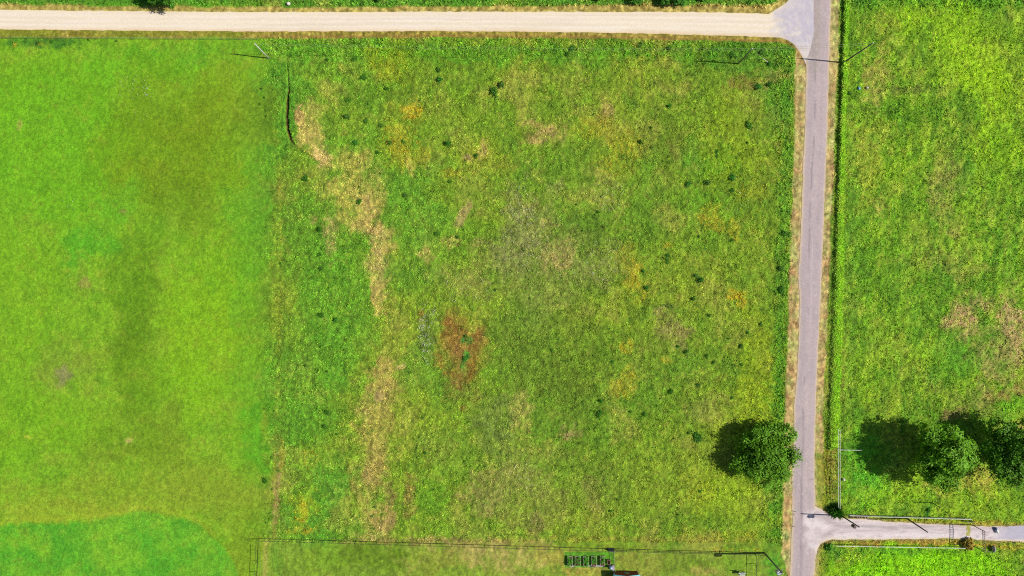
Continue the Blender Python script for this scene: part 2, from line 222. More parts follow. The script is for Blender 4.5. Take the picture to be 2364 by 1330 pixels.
def ground_col(px, py):
    u, v = px, py
    wob = (fbm(u, v, 60, 3, 4)-.5)*60
    n1 = fbm(u, v, 220, 11, 4); n2 = fbm(u, v, 60, 12, 4); n3 = fbm(u, v, 16, 13, 3); n4 = fbm(u*1.0, v*.7, 6, 14, 2)
    base = np.empty(u.shape+(3,)); base[:] = (116, 158, 38)
    wu = u+(fbm(u, v, 30, 201, 4)-.5)*56; wv = v+(fbm(u, v, 30, 202, 4)-.5)*56; hu = u+(fbm(u, v, 12, 203, 3)-.5)*12; hv = v+(fbm(u, v, 12, 204, 3)-.5)*12
    def put(mask, c): base[:] = base + (np.array(c, float)-base)*mask[..., None]
    left = 1-ss(575, 650, u+wob*.6)
    put(left, (121, 176, 35))
    put((1-left)*(1-ss(860, 910, u+wob)), (106, 158, 38))
    put(ss(1925, 1945, u), (110, 156, 32))
    put(1-ss(2, 30, v), (84, 150, 40))
    # drifts between lusher and drier grass
    rough = 1-left*.72
    for n, lo, hi, c, k in ((n1, .5, .75, (138, 166, 44), .6), (n1, .5, .25, (94, 150, 38), .45), (n2, .5, .8, (154, 164, 66), .65), (n2, .5, .2, (92, 138, 36), .5),
                            (n3, .55, .9, (162, 170, 66), .5), (n3, .45, .12, (78, 124, 32), .45)):
        put(ss(lo, hi, n)*k*rough, c)
    st1 = fbm(u+v*.25, v*.45, 13, 15, 3); st2 = fbm(u+v*.2, v*.4, 30, 16, 3); east = ss(1935, 1960, u)
    put(ss(.52, .78, st1)*.65*east, (160, 182, 62)); put(ss(.45, .2, st1)*.55*east, (74, 120, 34)); put(ss(.52, .72, st2)*.5*east, (140, 178, 40)); put(ss(.45, .25, st2)*.45*east, (84, 132, 34))
    put(ss(.5, .8, fbm(u, v, 34, 17, 4))*.5*left, (132, 160, 44)); put(ss(.5, .2, fbm(u, v, 34, 17, 4))*.45*left, (86, 142, 28))
    yard = ((u > 600) & (u < 1812) & (v > 1244+(u-598)*.029)); put(yard*.6, (134, 168, 54))
    put((np.exp(-((u-586-12*np.sin(v/95.))/2.2)**2)+np.exp(-((u-604-12*np.sin(v/95.))/2.2)**2))*.22*(v > 150)*(v < 1180)*ss(.35, .6, fbm(u, v, 40, 415, 2)), (70, 112, 28))
    put((np.exp(-((u-644+6*np.sin(v/140.)-(v-600)*-.012)/3.0)**2))*.45*(v > 380)*(v < 1240)*ss(.3, .6, fbm(u, v, 26, 416, 3)), (176, 168, 62))
    put((np.exp(-((u-652+6*np.sin(v/140.)-(v-600)*-.012)/2.2)**2))*.45*(v > 380)*(v < 1240)*ss(.35, .6, fbm(u, v, 20, 417, 3)), (78, 108, 30))
    for q, (cx, cy, rx, ry, an, c, st, rag) in enumerate(PATCH):
        m_ = np.abs(u-cx) < (rx+ry)*1.6+30
        m_ &= np.abs(v-cy) < (rx+ry)*1.6+30
        if not m_.any(): continue
        big = min(rx, ry) > 18; uu = (wu if big else hu)[m_]; vv = (wv if big else hv)[m_]; a = R(an)
        if cx < 600 and big: st = st*.72; c = tuple(.78*q_+.22*z_ for q_, z_ in zip(c, (116, 168, 34)))
        rust = c[1] <= c[0]*.72; m0 = (c[0]+c[1])
        if not rust and 600 < cx and c[0] < 125: c = tuple(.68*q_+.32*z_ for q_, z_ in zip(c, (104, 150, 40)))
        elif not rust and 600 < cx < 1900: c = tuple(.88*q_+.12*z_ for q_, z_ in zip(c, (140, 156, 56)))
        if c[0] > 150 and c[2] < 52 and c[1] > c[0]*.7: st = st*.6; c = (c[0]*.97, c[1]*1.02, 46)
        if c[0] > 140 and c[1] < c[0]*.87 and c[1] > c[0]*.72 and cx < 1900: c = (c[0]*.95, c[0]*(.90 if 640 < cx < 960 else .86), c[2]*.98); st = st*.8
        elif c[0] > 140 and c[1] <= c[0]*.72: c = (c[0]*.80, c[0]*.62, c[2]*.95); st = st*.72
        if c[0] > 160 and c[1] < c[0]*.87 and cx < 1900: c = (c[0]*.97, max(min(c[1]*1.06, c[0]), c[0]*(.97 if 640 < cx < 960 else .9)), c[2]*.98)
        sc = max(10, min(rx, ry)*.9)
        nn = fbm(uu, vv, sc, 100+q, 4)
        dx = (uu-cx)*math.cos(a)+(vv-cy)*math.sin(a); dy = -(uu-cx)*math.sin(a)+(vv-cy)*math.cos(a)
        d = np.sqrt((dx/rx)**2+(dy/ry)**2) + (nn-.5)*2.2*rag
        sp = .8 if rag > .6 else .65
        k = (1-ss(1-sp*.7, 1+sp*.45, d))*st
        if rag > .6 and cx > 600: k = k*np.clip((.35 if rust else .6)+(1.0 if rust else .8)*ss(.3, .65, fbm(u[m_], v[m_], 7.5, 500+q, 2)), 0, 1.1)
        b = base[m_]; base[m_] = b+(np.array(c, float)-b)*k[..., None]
    # greener, lusher corner low on the left
    edge = I(u, [(-400, 1215), (0, 1212), (120, 1207), (240, 1200), (330, 1184), (400, 1190), (460, 1215), (505, 1250), (535, 1290), (556, 1340), (600, 1500)])
    base[:] = base+(np.array((160, 182, 46.))-base)*(np.exp(-((v-edge+9+(n3-.5)*14)/8.)**2)*(u < 500)*.4)[..., None]
    k = ss(-7, 9, v-edge+(n3-.5)*22)*(1-ss(545, 600, u+(n3-.5)*20))
    lc = np.array((96, 172, 40.))+(fbm(u, v, 40, 41, 3)-.5)[..., None]*np.array((90, 40, 10))
    base[:] = base+(lc-base)*(k*.85)[..., None]
    for (x0, y0, x1, y1), c, st in RECTS:
        put(((u > x0) & (u < x1) & (v > y0) & (v < y1))*st, c)
    put(((u < 640) & (v > 85) & (v < 1350))*ss(.60, .86, n3)*.3, (150, 172, 50))
    base[:] = base*(1-left[..., None]-east[..., None])*(1.10, 1.03, 1.1)+base*left[..., None]*(1.115, 1.07, 1.1)+base*east[..., None]*(1.15, 1.12, 1.1); base[..., 0] = np.maximum(base[..., 0], base[..., 1]*.53)
    # verges
    e = (n3-.5)*10
    ad = asphalt_d(u, v)
    vg = np.minimum(u-I(v, VL), I(v, VR)-u)+(fbm(u, v, 34, 301, 3)-.5)*11
    gold = np.array((198, 176, 110.))+(n4-.5)[..., None]*np.array((50, 46, 34))+((vn(u, v, 2.6, 305)-.5)*38)[..., None]+(fbm(u, v, 20, 306, 2)-.5)[..., None]*np.array((-30, 40, 0.))
    inr = (v < 1345) | (v > 1345)
    kk = ss(-1.5, 2.5, vg+e*.25)*.92
    kk = kk*np.where((u > 1870) & (v > 1045), .35, 1)
    base[:] = base+(gold-base)*kk[..., None]
    rim = ss(-9, -3, ad+e*.4)*.8
    base[:] = base+(np.array((214, 190, 132.))-base)*(rim*ss(.25, .6, fbm(u, v, 18, 302, 2)))[..., None]
    gd = gravel_d(u, v)
    gold2 = np.where((v < 50)[..., None], np.array((196, 172, 92.)), np.array((170, 150, 66.)))+(n4-.5)[..., None]*np.array((80, 70, 60))
    gold2 = gold2+(np.array((128, 144, 36.))-gold2)*((u < 560)*(v > 50)*.6)[..., None]*ss(.3, .6, n2)[..., None]
    low = np.where(v > 50, I(u, [(-15000, -20), (0, -20), (1800, -13), (1840, -9), (1900, -6)]), I(u, [(-15000, -14), (0, -15), (600, -13), (1100, -15), (1600, -20), (1780, -22), (1830, -14)]))
    kk = ss(0, 5, gd-low+e*.5+(fbm(u, v, 40, 303, 3)-.5)*9)*.9
    base[:] = base+(gold2-base)*kk[..., None]
    brown = np.array((170, 132, 70.)); kb = ((v > 50)*(u > 600))*ss(0, 3, gd-low+e*.3)*(1-ss(5, 9, gd-low))*.7
    base[:] = base+(brown-base)*kb[..., None]
    dd = drive_d(u, v); kk = ss(-7, -2, dd+e*.4)*.7
    base[:] = base+(np.array((176, 156, 96.))-base)*kk[..., None]
    # the cutting at the head of the ditch: bare mud
    dk = ditch_k(u, v)
    base[:] = base+(np.array((92, 66, 34.))-base)*(ss(.25, .7, dk)*.9)[..., None]
    f = 1+(n4-.5)*.42*np.maximum(rough, .5)+(vn(u, v, 3.1, 77)-.5)*.22
    base *= f[..., None]
    return np.clip(base, 8, 250)
DITCH = [(664, 150), (666, 200), (663, 235), (661, 270), (664, 300), (671, 325), (690, 345), (712, 358), (728, 372)]
def ditch_k(u, v):
    best = np.full(u.shape, 1e9)
    for (x0, y0), (x1, y1) in zip(DITCH[:-1], DITCH[1:]):
        dx, dy = x1-x0, y1-y0; t = np.clip(((u-x0)*dx+(v-y0)*dy)/(dx*dx+dy*dy), 0, 1)
        best = np.minimum(best, np.hypot(u-x0-t*dx, v-y0-t*dy))
    wd = I(v, [(150, 2.0), (200, 3.0), (235, 5.2), (310, 6.0), (330, 4.0), (372, 2.2)])
    return np.clip(1-best/wd, 0, 1)*I(v, [(150, .45), (200, .7), (232, 1), (315, 1), (340, .4), (372, .25)])
def tall_strip(u, v):                       # 1 inside the strip of rank grass east of the paved road
    l = I(v, [(-400, 1958), (0, 1944), (300, 1934), (640, 1920), (940, 1910), (1035, 1904)]); r = I(v, [(-400, 1976), (0, 1962), (300, 1951), (640, 1948), (940, 1940), (1035, 1936)])
    r = r+(fbm(v, u*0+3, 26, 412, 3)-.5)*9; l = l+(fbm(v, u*0+9, 26, 413, 3)-.5)*7
    return ss(-2, 4, np.minimum(u-l, r-u))*(v < 1036), np.clip((u-l)/(r-l), 0, 1)
def road_mask(u, v, m=0.0): return np.maximum(np.maximum(ss(-4-m, 0-m, asphalt_d(u, v)), ss(-4-m, 0-m, gravel_d(u, v))), ss(-4-m, 0-m, drive_d(u, v)))
def rough_h(u, v):                           # sward height in metres
    uw = u+(fbm(u, v, 50, 402, 3)-.5)*90; h = .08+.19*ss(575, 660, uw)
    h = np.where((v > 1252) & (u > 598) & (u < 1815), .08, h)
    h = np.where(u > 1940, .30, h)
    h = np.where(v < 18, .45, h)
    h = np.where((u > 1790) & (u < 1832) & (v > 100) & (v < 1260), .42, h)
    h = np.where((v > 88) & (v < 130) & (u > 600) & (u < 1840), .40, h)
    vg = np.minimum(u-I(v, VL), I(v, VR)-u)
    h = np.where((vg > 0) & (v < 1345), .09, h)
    gd = gravel_d(u, v); h = np.where(gd > -14, .08, h)
    return h
def height(u, v):
    a = rough_h(u, v)
    z = (fbm(u, v, 9, 51, 3)-.5)*a*1.0 + (vn(u, v, 2.6, 52)-.5)*a*.55 + (fbm(u, v, 45, 53, 2)-.5)*.25 + (fbm(u, v, 20, 59, 3)-.5)*.5*ss(.1, .25, a)
    z = z - ditch_k(u, v)*.75
    t, s = tall_strip(u, v); z = z+t*.52*ss(.05, .38, s)*(1-.85*ss(.4, 1, s))*(.45+1.1*fbm(u, v, 14, 58, 2))*I(v, [(0, 1), (450, .8), (700, .5), (1040, .5)])
    k = road_mask(u, v, 2); return z*(1-k) - k*.015
# ------------------------------------------------------------------ ground: one sheet, fine where the camera looks, coarse towards the horizon
def axis(a, b, step, far):
    mid = np.arange(a, b+step, step); out = []; q = step
    x = mid[-1]
    while x < far: q *= 1.25; x += q; out.append(x)
    lo = [mid[0]-(o-mid[-1]) for o in out][::-1]
    return np.concatenate([lo, mid, out])
gx = axis(-126, 126, .2, 2500); gy = axis(-72, 72, .2, 2500)
GX, GY = np.meshgrid(gx, gy); U = GX/S+1182; V = 665-GY/S
Z = height(U, V); COL = ground_col(U, V)
near = (np.abs(GX) < 128) & (np.abs(GY) < 74)
Z = np.where(near, Z, -.05)
ny, nx = GX.shape; idx = np.arange(nx*ny).reshape(ny, nx)
F = np.stack([idx[:-1, :-1], idx[:-1, 1:], idx[1:, 1:], idx[1:, :-1]], -1).reshape(-1, 4)
M_ground = vmat('meadow_ground', 5.0, .66, 1.28, bump=.7)
GK = .86
ground = np_obj('ground', np.stack([GX, GY, Z], -1).reshape(-1, 3), F, M_ground, alb(COL.reshape(-1, 3), GK), smooth=True)
tag(ground, kind='structure')
def cell(x, y):
    i = np.clip(np.searchsorted(gx, x)-1, 0, nx-1); j = np.clip(np.searchsorted(gy, y)-1, 0, ny-1); return j, i
def zat(px, py):
    j, i = cell(np.array([(px-1182)*S]), np.array([(665-py)*S])); return float(Z[j[0], i[0]])
# ------------------------------------------------------------------ roads
def sheet(name, rows, edge_a, edge_b, cross, z, colf, m, vertical, n=26, jit=1.6, seed=5):
    t = np.asarray(rows, float); a = I(t, edge_a)+(fbm(t, t*0, 14, seed, 3)-.5)*2*jit*1.6; b = I(t, edge_b)+(fbm(t, t*0+99, 14, seed+1, 3)-.5)*2*jit*1.6
    s = np.linspace(0, 1, n); W = a[:, None]+(b-a)[:, None]*s[None]; T = np.repeat(t[:, None], n, 1)
    u, v = (W, T) if vertical else (T, W)
    X = (u-1182)*S; Y = (665-v)*S; ZZ = np.full(X.shape, z)+np.sin(s*math.pi)[None]*.05
    c = colf(u, v, s[None]+0*u)
    k = len(t); ii = np.arange(k*n).reshape(k, n)
    F = np.stack([ii[:-1, :-1], ii[1:, :-1], ii[1:, 1:], ii[:-1, 1:]], -1).reshape(-1, 4)
    if not vertical: F = F[:, ::-1]
    o = np_obj(name, np.stack([X, Y, ZZ], -1).reshape(-1, 3), F, m, alb(c.reshape(-1, 3)))
    return tag(o, kind='structure')
def spill(u, v):                             # pale gravel dragged on to the asphalt by the driveway and the gravel road
    d1 = np.hypot((u-1893)/46., (v-1225)/62.); d2 = np.hypot((u-1850)/36., (v-60)/90.); d3 = np.hypot((u-1872)/30., (v-1205)/26)
    return 1-ss(.35, 1.0, np.minimum(d1, d3)+(fbm(u*1.2, v*.7, 16, 61, 4)-.5)*1.1), 1-ss(.45, 1.05, d2+(fbm(u*.8, v*1.0, 14, 62, 4)-.5)*.9)
def col_asphalt(u, v, s):
    c = np.empty(u.shape+(3,)); c[:] = (190, 172, 172)
    def put(m, q): c[:] = c+(np.array(q, float)-c)*m[..., None]
    put(ss(.4, .8, fbm(u, v*.25, 30, 71, 3))*.35, (200, 184, 178)); put(ss(.5, .2, fbm(u, v*.3, 20, 72, 3))*.3, (172, 160, 164))
    put((1-ss(.05, .12, s))*.6+(1-ss(.0, .12, 1-s))*.6, (222, 198, 152))
    lines = np.exp(-((s-.4+.03*np.sin(v/60))/.035)**2)*ss(.35, .6, fbm(v, v*0, 40, 73, 3)); put(lines*.7, (140, 130, 134)); put((vn(v*.13+u*.5, v, 9, 79) > .93)*ss(.6, .75, fbm(u, v, 60, 770, 2))*.5, (150, 138, 140))
    put(np.exp(-((s-.55)/.02)**2)*(v > 560)*(v < 760)*.35, (214, 204, 206))
    put((v < 170)*.55*np.exp(-((s-.35)/.28)**2)*ss(-200, 100, v), (168, 156, 144))
    put((v > 950)*np.exp(-((s-.42-.02*np.sin(v/50))/.06)**2)*.5, (160, 146, 152))
    put((np.exp(-((s-.27)/.07)**2)+np.exp(-((s-.73)/.07)**2))*.22, (170, 156, 158)); put(ss(.62, .72, fbm(u, v*.5, 22, 75, 4))*.3, (166, 154, 158)); put(ss(.66, .74, fbm(u, v, 9, 76, 3))*.25, (214, 200, 192))
    g1, g2 = spill(u, v); put(g1*.9, (236, 224, 220)); put(g1*ss(.55, .75, fbm(u, v*1.3, 8, 78, 3))*.5, (188, 174, 176)); put(g2*.85*(1-ss(.2, .6, s)), (206, 198, 202))
    c *= (1+(vn(u, v, 1.3, 74)-.5)*.12)[..., None]
    return c
def col_gravel(u, v, s):
    c = np.empty(u.shape+(3,)); c[:] = (240, 224, 199)
    def put(m, q): c[:] = c+(np.array(q, float)-c)*m[..., None]
    w_ = v+(fbm(u*.05, v, 20, 80, 2)-.5)*10
    put(ss(.45, .75, fbm(u*.03, w_, 5, 81, 3))*.5, (226, 208, 184)); put(ss(.55, .8, fbm(u*.02, w_, 3, 82, 2))*.4, (246, 238, 230))
    put((1-ss(.02, .14, 1-s))*.6, (232, 204, 160)); put((1-ss(.0, .10, s))*.5, (240, 218, 176))
    put((1-ss(.0, .3, 1-s))*.4*ss(.4, .7, fbm(u*.1, v*.4, 12, 83, 3)), (222, 196, 158))
    put((np.exp(-((s-.25)/.06)**2)+np.exp(-((s-.5)/.05)**2)+np.exp(-((s-.76)/.06)**2))*.3, (248, 238, 226)); put((np.exp(-((s-.38)/.05)**2)+np.exp(-((s-.63)/.05)**2))*.35*ss(.3, .6, fbm(u*.1, v, 20, 87, 2)), (222, 206, 182))
    k = ss(1775, 1830, u+(fbm(u, v, 24, 84, 3)-.5)*60-np.maximum(0, 40-v)*.2)
    put(k*.8*(1-.5*ss(90, 120, v))*ss(.2, .6, fbm(u*.7+v*.3, v, 14, 88, 3)+.12), (188, 182, 200))
    put(k*.6*ss(.45, .7, fbm((u+v)*.35, (u-v), 8, 85, 3)), (222, 212, 208))
    c *= (1+(vn(u, v, 1.2, 86)-.5)*.07)[..., None]
    return c
def col_drive(u, v, s):
    c = np.empty(u.shape+(3,)); c[:] = (220, 206, 204)
    def put(m, q): c[:] = c+(np.array(q, float)-c)*m[..., None]
    bend = v-1225-30*np.exp(-((u-1880)/40.)**2)*np.sign(v-1222)
    put(np.exp(-((bend+8)/7.)**2)*ss(.25, .6, fbm(u*.1, v, 6, 91, 3)), (186, 172, 172))
    put(np.exp(-((bend-13)/7.)**2)*.6, (236, 226, 224)); put(ss(.48, .72, fbm(u*.6, v, 10, 92, 4))*.5, (198, 184, 184)); put(ss(.6, .7, fbm(u*.15, v, 3, 97, 2))*.5, (188, 174, 172))
    put(ss(.5, .8, fbm(u*.2, v, 4, 96, 2))*.35, (238, 226, 222))
    put((1-ss(0, .12, s))*.5+(1-ss(0, .16, 1-s))*.6, (228, 206, 170))
    put(ss(2285, 2330, u+(v-1230)*.4+(fbm(u, v, 12, 93, 3)-.5)*30)*(1-ss(.75, .95, s))*.85, (186, 180, 196))
    put(((u > 2229) & (u < 2241))*(s < .75)*ss(.35, .6, fbm(u, v, 5, 95, 3)+.15)*.8, (158, 160, 60))
    put(np.exp(-(((u-2256)/6.)**2+((v-1238)/4.)**2))*.8, (186, 178, 180))
    c *= (1+(vn(u, v, 1.2, 94)-.5)*.10)[..., None]
    return c
M_road = vmat('chip_seal_asphalt', 9.0, .9, 1.08, rough=.85); M_grav = vmat('pale_limestone_gravel', 6.0, .93, 1.05, rough=.95, bump=.15); M_dr = vmat('grey_gravel', 7.0, .86, 1.1, rough=.95, bump=.2)
rows = np.concatenate([np.linspace(-15000, -250, 60), np.arange(-240, 1600, 2.0), np.linspace(1610, 15000, 60)])
sheet('paved_road', rows, LW, RW, None, .022, col_asphalt, M_road, True, 30, 1.0, 5)
cols = np.concatenate([np.linspace(-15000, -200, 60), np.arange(-190, 1880, 2.0)])
sheet('gravel_road', cols, GT, GB, None, .010, col_gravel, M_grav, False, 40, 1.0, 7)
cols = np.concatenate([np.arange(1866, 2480, 1.5), np.linspace(2490, 15000, 40)])
sheet('driveway', cols, DT, DB, None, .014, col_drive, M_dr, False, 40, 1.0, 9)
# ------------------------------------------------------------------ sward: blades of grass, countless
M_blade = vmat('grass_blades', .8, .9, 1.1, rough=.75)
def blades(name, x, y, k, L, Wd, lean, col, jit, az=None):
    n = len(x); x = np.repeat(x, k); y = np.repeat(y, k); L = np.repeat(L, k); col = np.repeat(col, k, 0)
    N = len(x); a = rng.uniform(0, 2*math.pi, N); th = np.radians(rng.uniform(lean[0], lean[1], N)); L = L*rng.uniform(.6, 1.25, N); wd = Wd*rng.uniform(.6, 1.4, N)*(.4+L)
    j, i = cell(x, y); z0 = Z[j, i]-.03
    x = x+rng.normal(0, .07, N); y = y+rng.normal(0, .07, N)
    b = np.stack([x, y, z0], -1); px = np.stack([-np.sin(a), np.cos(a), 0*a], -1)*wd[:, None]*.5
    tip = b+np.stack([np.sin(th)*np.cos(a), np.sin(th)*np.sin(a), np.cos(th)], -1)*L[:, None]
    V_ = np.stack([b-px, b+px, tip], 1).reshape(-1, 3); F_ = np.arange(N*3).reshape(N, 3)
    br = np.repeat(rng.uniform(1-jit, 1+jit, n), k)*rng.uniform(.85, 1.15, N)
    c = lin(col)*KA*br[:, None]; c = np.clip(c, 0, .85); c = np.repeat(c, 3, 0); 
    return tag(np_obj(name, V_, F_, M_blade, c), kind='stuff')
def scatter(n, x0, x1, y0, y1):
    u = rng.uniform(x0, x1, n); v = rng.uniform(y0, y1, n); return u, v
BK = 1.42
def sward():
    parts = []
    n = int(2480*1450*.115); u, v = scatter(n, -60, 2424, -60, 1390)
    keep = (asphalt_d(u, v) < -1) & (gravel_d(u, v) < -1) & ((drive_d(u, v) < -1)) & (ditch_k(u, v) < .15)
    vg = np.minimum(u-I(v, VL), I(v, VR)-u)
    h = rough_h(u, v); h = h*(.5+1.0*fbm(u, v, 30, 401, 3))
    keep &= rng.uniform(0, 1, n) < np.where(rough_h(u, v) < .1, .6, 1)
    u, v, h = u[keep], v[keep], h[keep]
    return u, v, h
u_, v_, h_ = sward()
x_ = (u_-1182)*S; y_ = (665-v_)*S; j_, i_ = cell(x_, y_)
c_ = COL[j_, i_]*1.0
lw = (u_+(fbm(u_, v_, 50, 402, 3)-.5)*90 < 620) | ((v_ > 1252) & (u_ > 598) & (u_ < 1815))
cj = rng.uniform(0, 1, len(u_))[:, None]
c_ = c_ + np.where(lw, .35, 1)[:, None]*((cj > .78)*np.array((18, 10, 12.)) - (cj < .2)*np.array((20, 12, 6.)))
lj = lw[:, None]*rng.normal(0, 6, (len(u_), 1)); c_ = c_+lj
blades('meadow_grass', x_, y_, 3, h_*1.0, .26, (25, 72), c_*np.where(lw, 1.02, np.sqrt(BK))[:, None], .27)
tag(bpy.data.objects['meadow_grass'], 'short and knee-high green meadow grass over the fields and verges', 'grass')
n = 60000; u_, v_ = scatter(n, 1890, 1985, -60, 1040); t_, s_ = tall_strip(u_, v_); k_ = t_ > .5; u_, v_, s_ = u_[k_], v_[k_], s_[k_]
c_ = np.array((112, 150, 44.))+ss(.2, .6, s_)[:, None]*np.array((34, 44, 0.))+(fbm(u_, v_, 22, 410, 3)-.5)[:, None]*np.array((50, 10, 30.))  # blades tinted brighter towards the east, sunlit side painted into the colour
k_ = rng.uniform(0, 1, len(u_)) < np.clip(.2+1.2*fbm(u_, v_, 12, 411, 2), 0, 1); u_, v_, s_, c_ = u_[k_], v_[k_], s_[k_], c_[k_]
blades('tall_grass', (u_-1182)*S, (665-v_)*S, 3, .26+.25*ss(.1, .35, s_)*(1-.5*ss(.5, 1, s_)), .2, (35, 80), c_*1.25, .36)
tag(bpy.data.objects['tall_grass'], 'strip of rank bright green grass east of the paved road', 'tall grass')
# flowers
def flowers(name, lst, c, size, label, hgt=.34):
    V_ = []; Fc = []; K = []
    for cx, cy, rx, ry, n in lst:
        r_ = np.sqrt(rng.uniform(0, 1, n)); a_ = rng.uniform(0, 6.28, n); u = cx+r_*rx*np.cos(a_); v = cy+r_*ry*np.sin(a_)
        k = fbm(u, v, 7, 33, 2) > .47; u, v = u[k], v[k]
        for x, y in zip((u-1182)*S, (665-v)*S):
            s = size*rng.uniform(.6, 1.3); q = len(V_); a = rng.uniform(0, 6.28); z = hgt*rng.uniform(.7, 1.2); tl = rng.normal(0, .25, 2)
            for m in range(5):
                ca, sa = math.cos(a+m*1.257)*s, math.sin(a+m*1.257)*s; V_.append((x+ca, y+sa, z+ca*tl[0]+sa*tl[1]))
            Fc.append((q, q+1, q+2, q+3, q+4)); K += [rng.uniform(.8, 1.1)]*5
    o = np_obj(name, V_, Fc, M_blade, alb(c, 1.0)*np.array(K)[:, None]); return tag(o, label, 'wildflowers', kind='stuff')
flowers('yellow_wildflowers', [(955, 250, 24, 24, 260), (920, 320, 44, 36, 260), (945, 350, 40, 30, 160), (1380, 290, 46, 26, 200), (1450, 335, 44, 36, 260), (1420, 385, 44, 24, 160), (1470, 655, 28, 46, 320), (1455, 600, 26, 40, 140), (1690, 680, 14, 14, 110), (1712, 692, 12, 20, 150), (1635, 500, 24, 36, 160),
  (1695, 530, 16, 24, 120), (1446, 800, 16, 18, 100), (1438, 886, 32, 36, 260), (1536, 832, 14, 10, 50), (698, 1185, 16, 34, 240), (694, 1222, 34, 12, 140), (715, 1060, 24, 30, 90), (1700, 1268, 60, 6, 130), (900, 150, 50, 40, 120), (1120, 380, 50, 40, 120), (1540, 566, 8, 7, 30), (1600, 1130, 40, 50, 90), (35, 103, 8, 5, 30), (96, 100, 9, 7, 40), (1045, 400, 26, 12, 50), (1040, 580, 300, 200, 0), (1740, 450, 40, 60, 120), (1600, 1230, 60, 30, 80)],
  (232, 196, 40), .075, 'drifts of small golden wildflowers over the meadow')
flowers('white_wildflowers', [(982, 765, 18, 40, 300), (992, 720, 26, 26, 70), (985, 820, 14, 24, 80), (1205, 480, 34, 50, 170), (1400, 450, 40, 40, 130), (1390, 600, 40, 50, 140), (1210, 1100, 34, 40, 120), (1080, 670, 60, 40, 120), (1700, 470, 30, 30, 50), (1330, 610, 120, 50, 120), (1215, 560, 60, 60, 160), (320, 205, 50, 34, 60), (300, 230, 60, 60, 50), (160, 470, 20, 20, 14), (450, 870, 40, 40, 14)],
  (228, 226, 206), .062, 'pale seed heads and small white flowers over the meadow')
# ------------------------------------------------------------------ leafy things
M_leaf = vmat('leaves', 2.0, .85, 1.15, rough=.6)
def leaf_cloud(name, centres, per, spread, size, col, parent=None, jit=.25, up=.55, out=None):
    c = np.asarray(centres, float); n = len(c)*per
    p = np.repeat(c, per, 0)+rng.normal(0, spread, (n, 3)); s = size*rng.uniform(.6, 1.35, n)
    nrm = rng.normal(0, 1, (n, 3)); nrm[:, 2] = np.abs(nrm[:, 2])+up
    if out is not None: nrm = nrm*.55+np.repeat(np.asarray(out), per, 0)*1.25
    nrm /= np.linalg.norm(nrm, axis=1)[:, None]
    t = np.cross(nrm, rng.normal(0, 1, (n, 3))); t /= np.linalg.norm(t, axis=1)[:, None]; b = np.cross(nrm, t)
    q = np.stack([p-t*s[:, None], p+b*s[:, None]*.55, p+t*s[:, None], p-b*s[:, None]*.55], 1).reshape(-1, 3)
    k = np.repeat(rng.uniform(1-jit, 1+jit, len(c)), per)*rng.uniform(.8, 1.2, n)
    hue = np.repeat(rng.uniform(0, 1, len(c)), per)[:, None]
    cc = alb(col)*(1-hue*.35)+alb((col[0]+26, col[1]+20, max(col[2]-4, 8)))*hue*.35
    cc = np.repeat(cc*k[:, None], 4, 0)
    return np_obj(name, q, np.arange(n*4).reshape(n, 4), M_leaf, cc, parent)
M_bark = mat('bark', (112, 92, 74), .9, scale=6, bump=.5)
def tree(px, py, rad, cz, squash, ntuft, col, label, name='broadleaf_tree', cat='tree', seed=0, lobes=14, leaf=.24, group=None, per=30):
    r = np.random.default_rng(seed+90); root = empty(name, P(px, py, zat(px, py)-.1), label, cat, group)
    # lobes give the uneven outline
    Lb = []
    for i in range(lobes):
        a = 2*math.pi*i/lobes+r.uniform(-.3, .3); d = rad*r.uniform(.38, .78)
        Lb.append((math.cos(a)*d, math.sin(a)*d, cz+r.uniform(-.28, .12)*rad*squash, rad*r.uniform(.20, .36)))
    for i in range(max(3, lobes//2)):
        a = r.uniform(0, 6.28); d = rad*r.uniform(.05, .35); Lb.append((math.cos(a)*d, math.sin(a)*d, cz+rad*squash*r.uniform(.25, .6), rad*r.uniform(.22, .38)))
    cs = []; outs = []
    while len(cs) < ntuft:
        L = Lb[r.integers(len(Lb))]; d = r.normal(0, 1, 3); d /= np.linalg.norm(d); 
        if d[2] < -.5: continue
        q = r.uniform(.55, 1.08) if r.uniform() > .16 else r.uniform(1.1, 1.42)
        cs.append((L[0]+d[0]*L[3]*q, L[1]+d[1]*L[3]*q, L[2]+d[2]*L[3]*q*squash)); outs.append(d)
    leaf_cloud('crown', cs, per, rad*.047+.03, leaf, col, root, out=outs)
    tr = MB(); t0 = cz*.45; tr.tube([(0, 0, -.3), (.05, 0, t0*.5), (0, .05, t0), (.1, 0, cz)], [rad*.07, rad*.05, rad*.042, rad*.02], 8)
    for L in Lb: tr.tube([(0, 0, t0*.8), (L[0]*.45, L[1]*.45, t0+(L[2]-t0)*.55), (L[0]*.95, L[1]*.95, L[2]+L[3]*.2)], [rad*.03, rad*.02, rad*.006], 5)
    tr.build('trunk', M_bark, root)
    return root
tree(1757, 1033, 7.6, 3.9, .5, 800, (94, 148, 28), 'broad green tree overhanging the paved road, shading the meadow on its left', seed=1, leaf=.25)
tree(2143, 1031, 7.5, 7.0, .8, 980, (98, 154, 22), 'large bright green tree standing alone in the right pasture beside its long shadow', seed=2, leaf=.27)
tree(2292, 1026, 7.4, 6.8, .8, 900, (84, 138, 24), 'dark green tree cut by the right edge of the photo', seed=3, leaf=.27)
tree(393, -14, 4.6, 3.8, .8, 420, (78, 140, 36), 'green tree at the top left leaning over the far side of the gravel road', seed=4, leaf=.24)
bg_ = 'bushes along the far side of the gravel road'
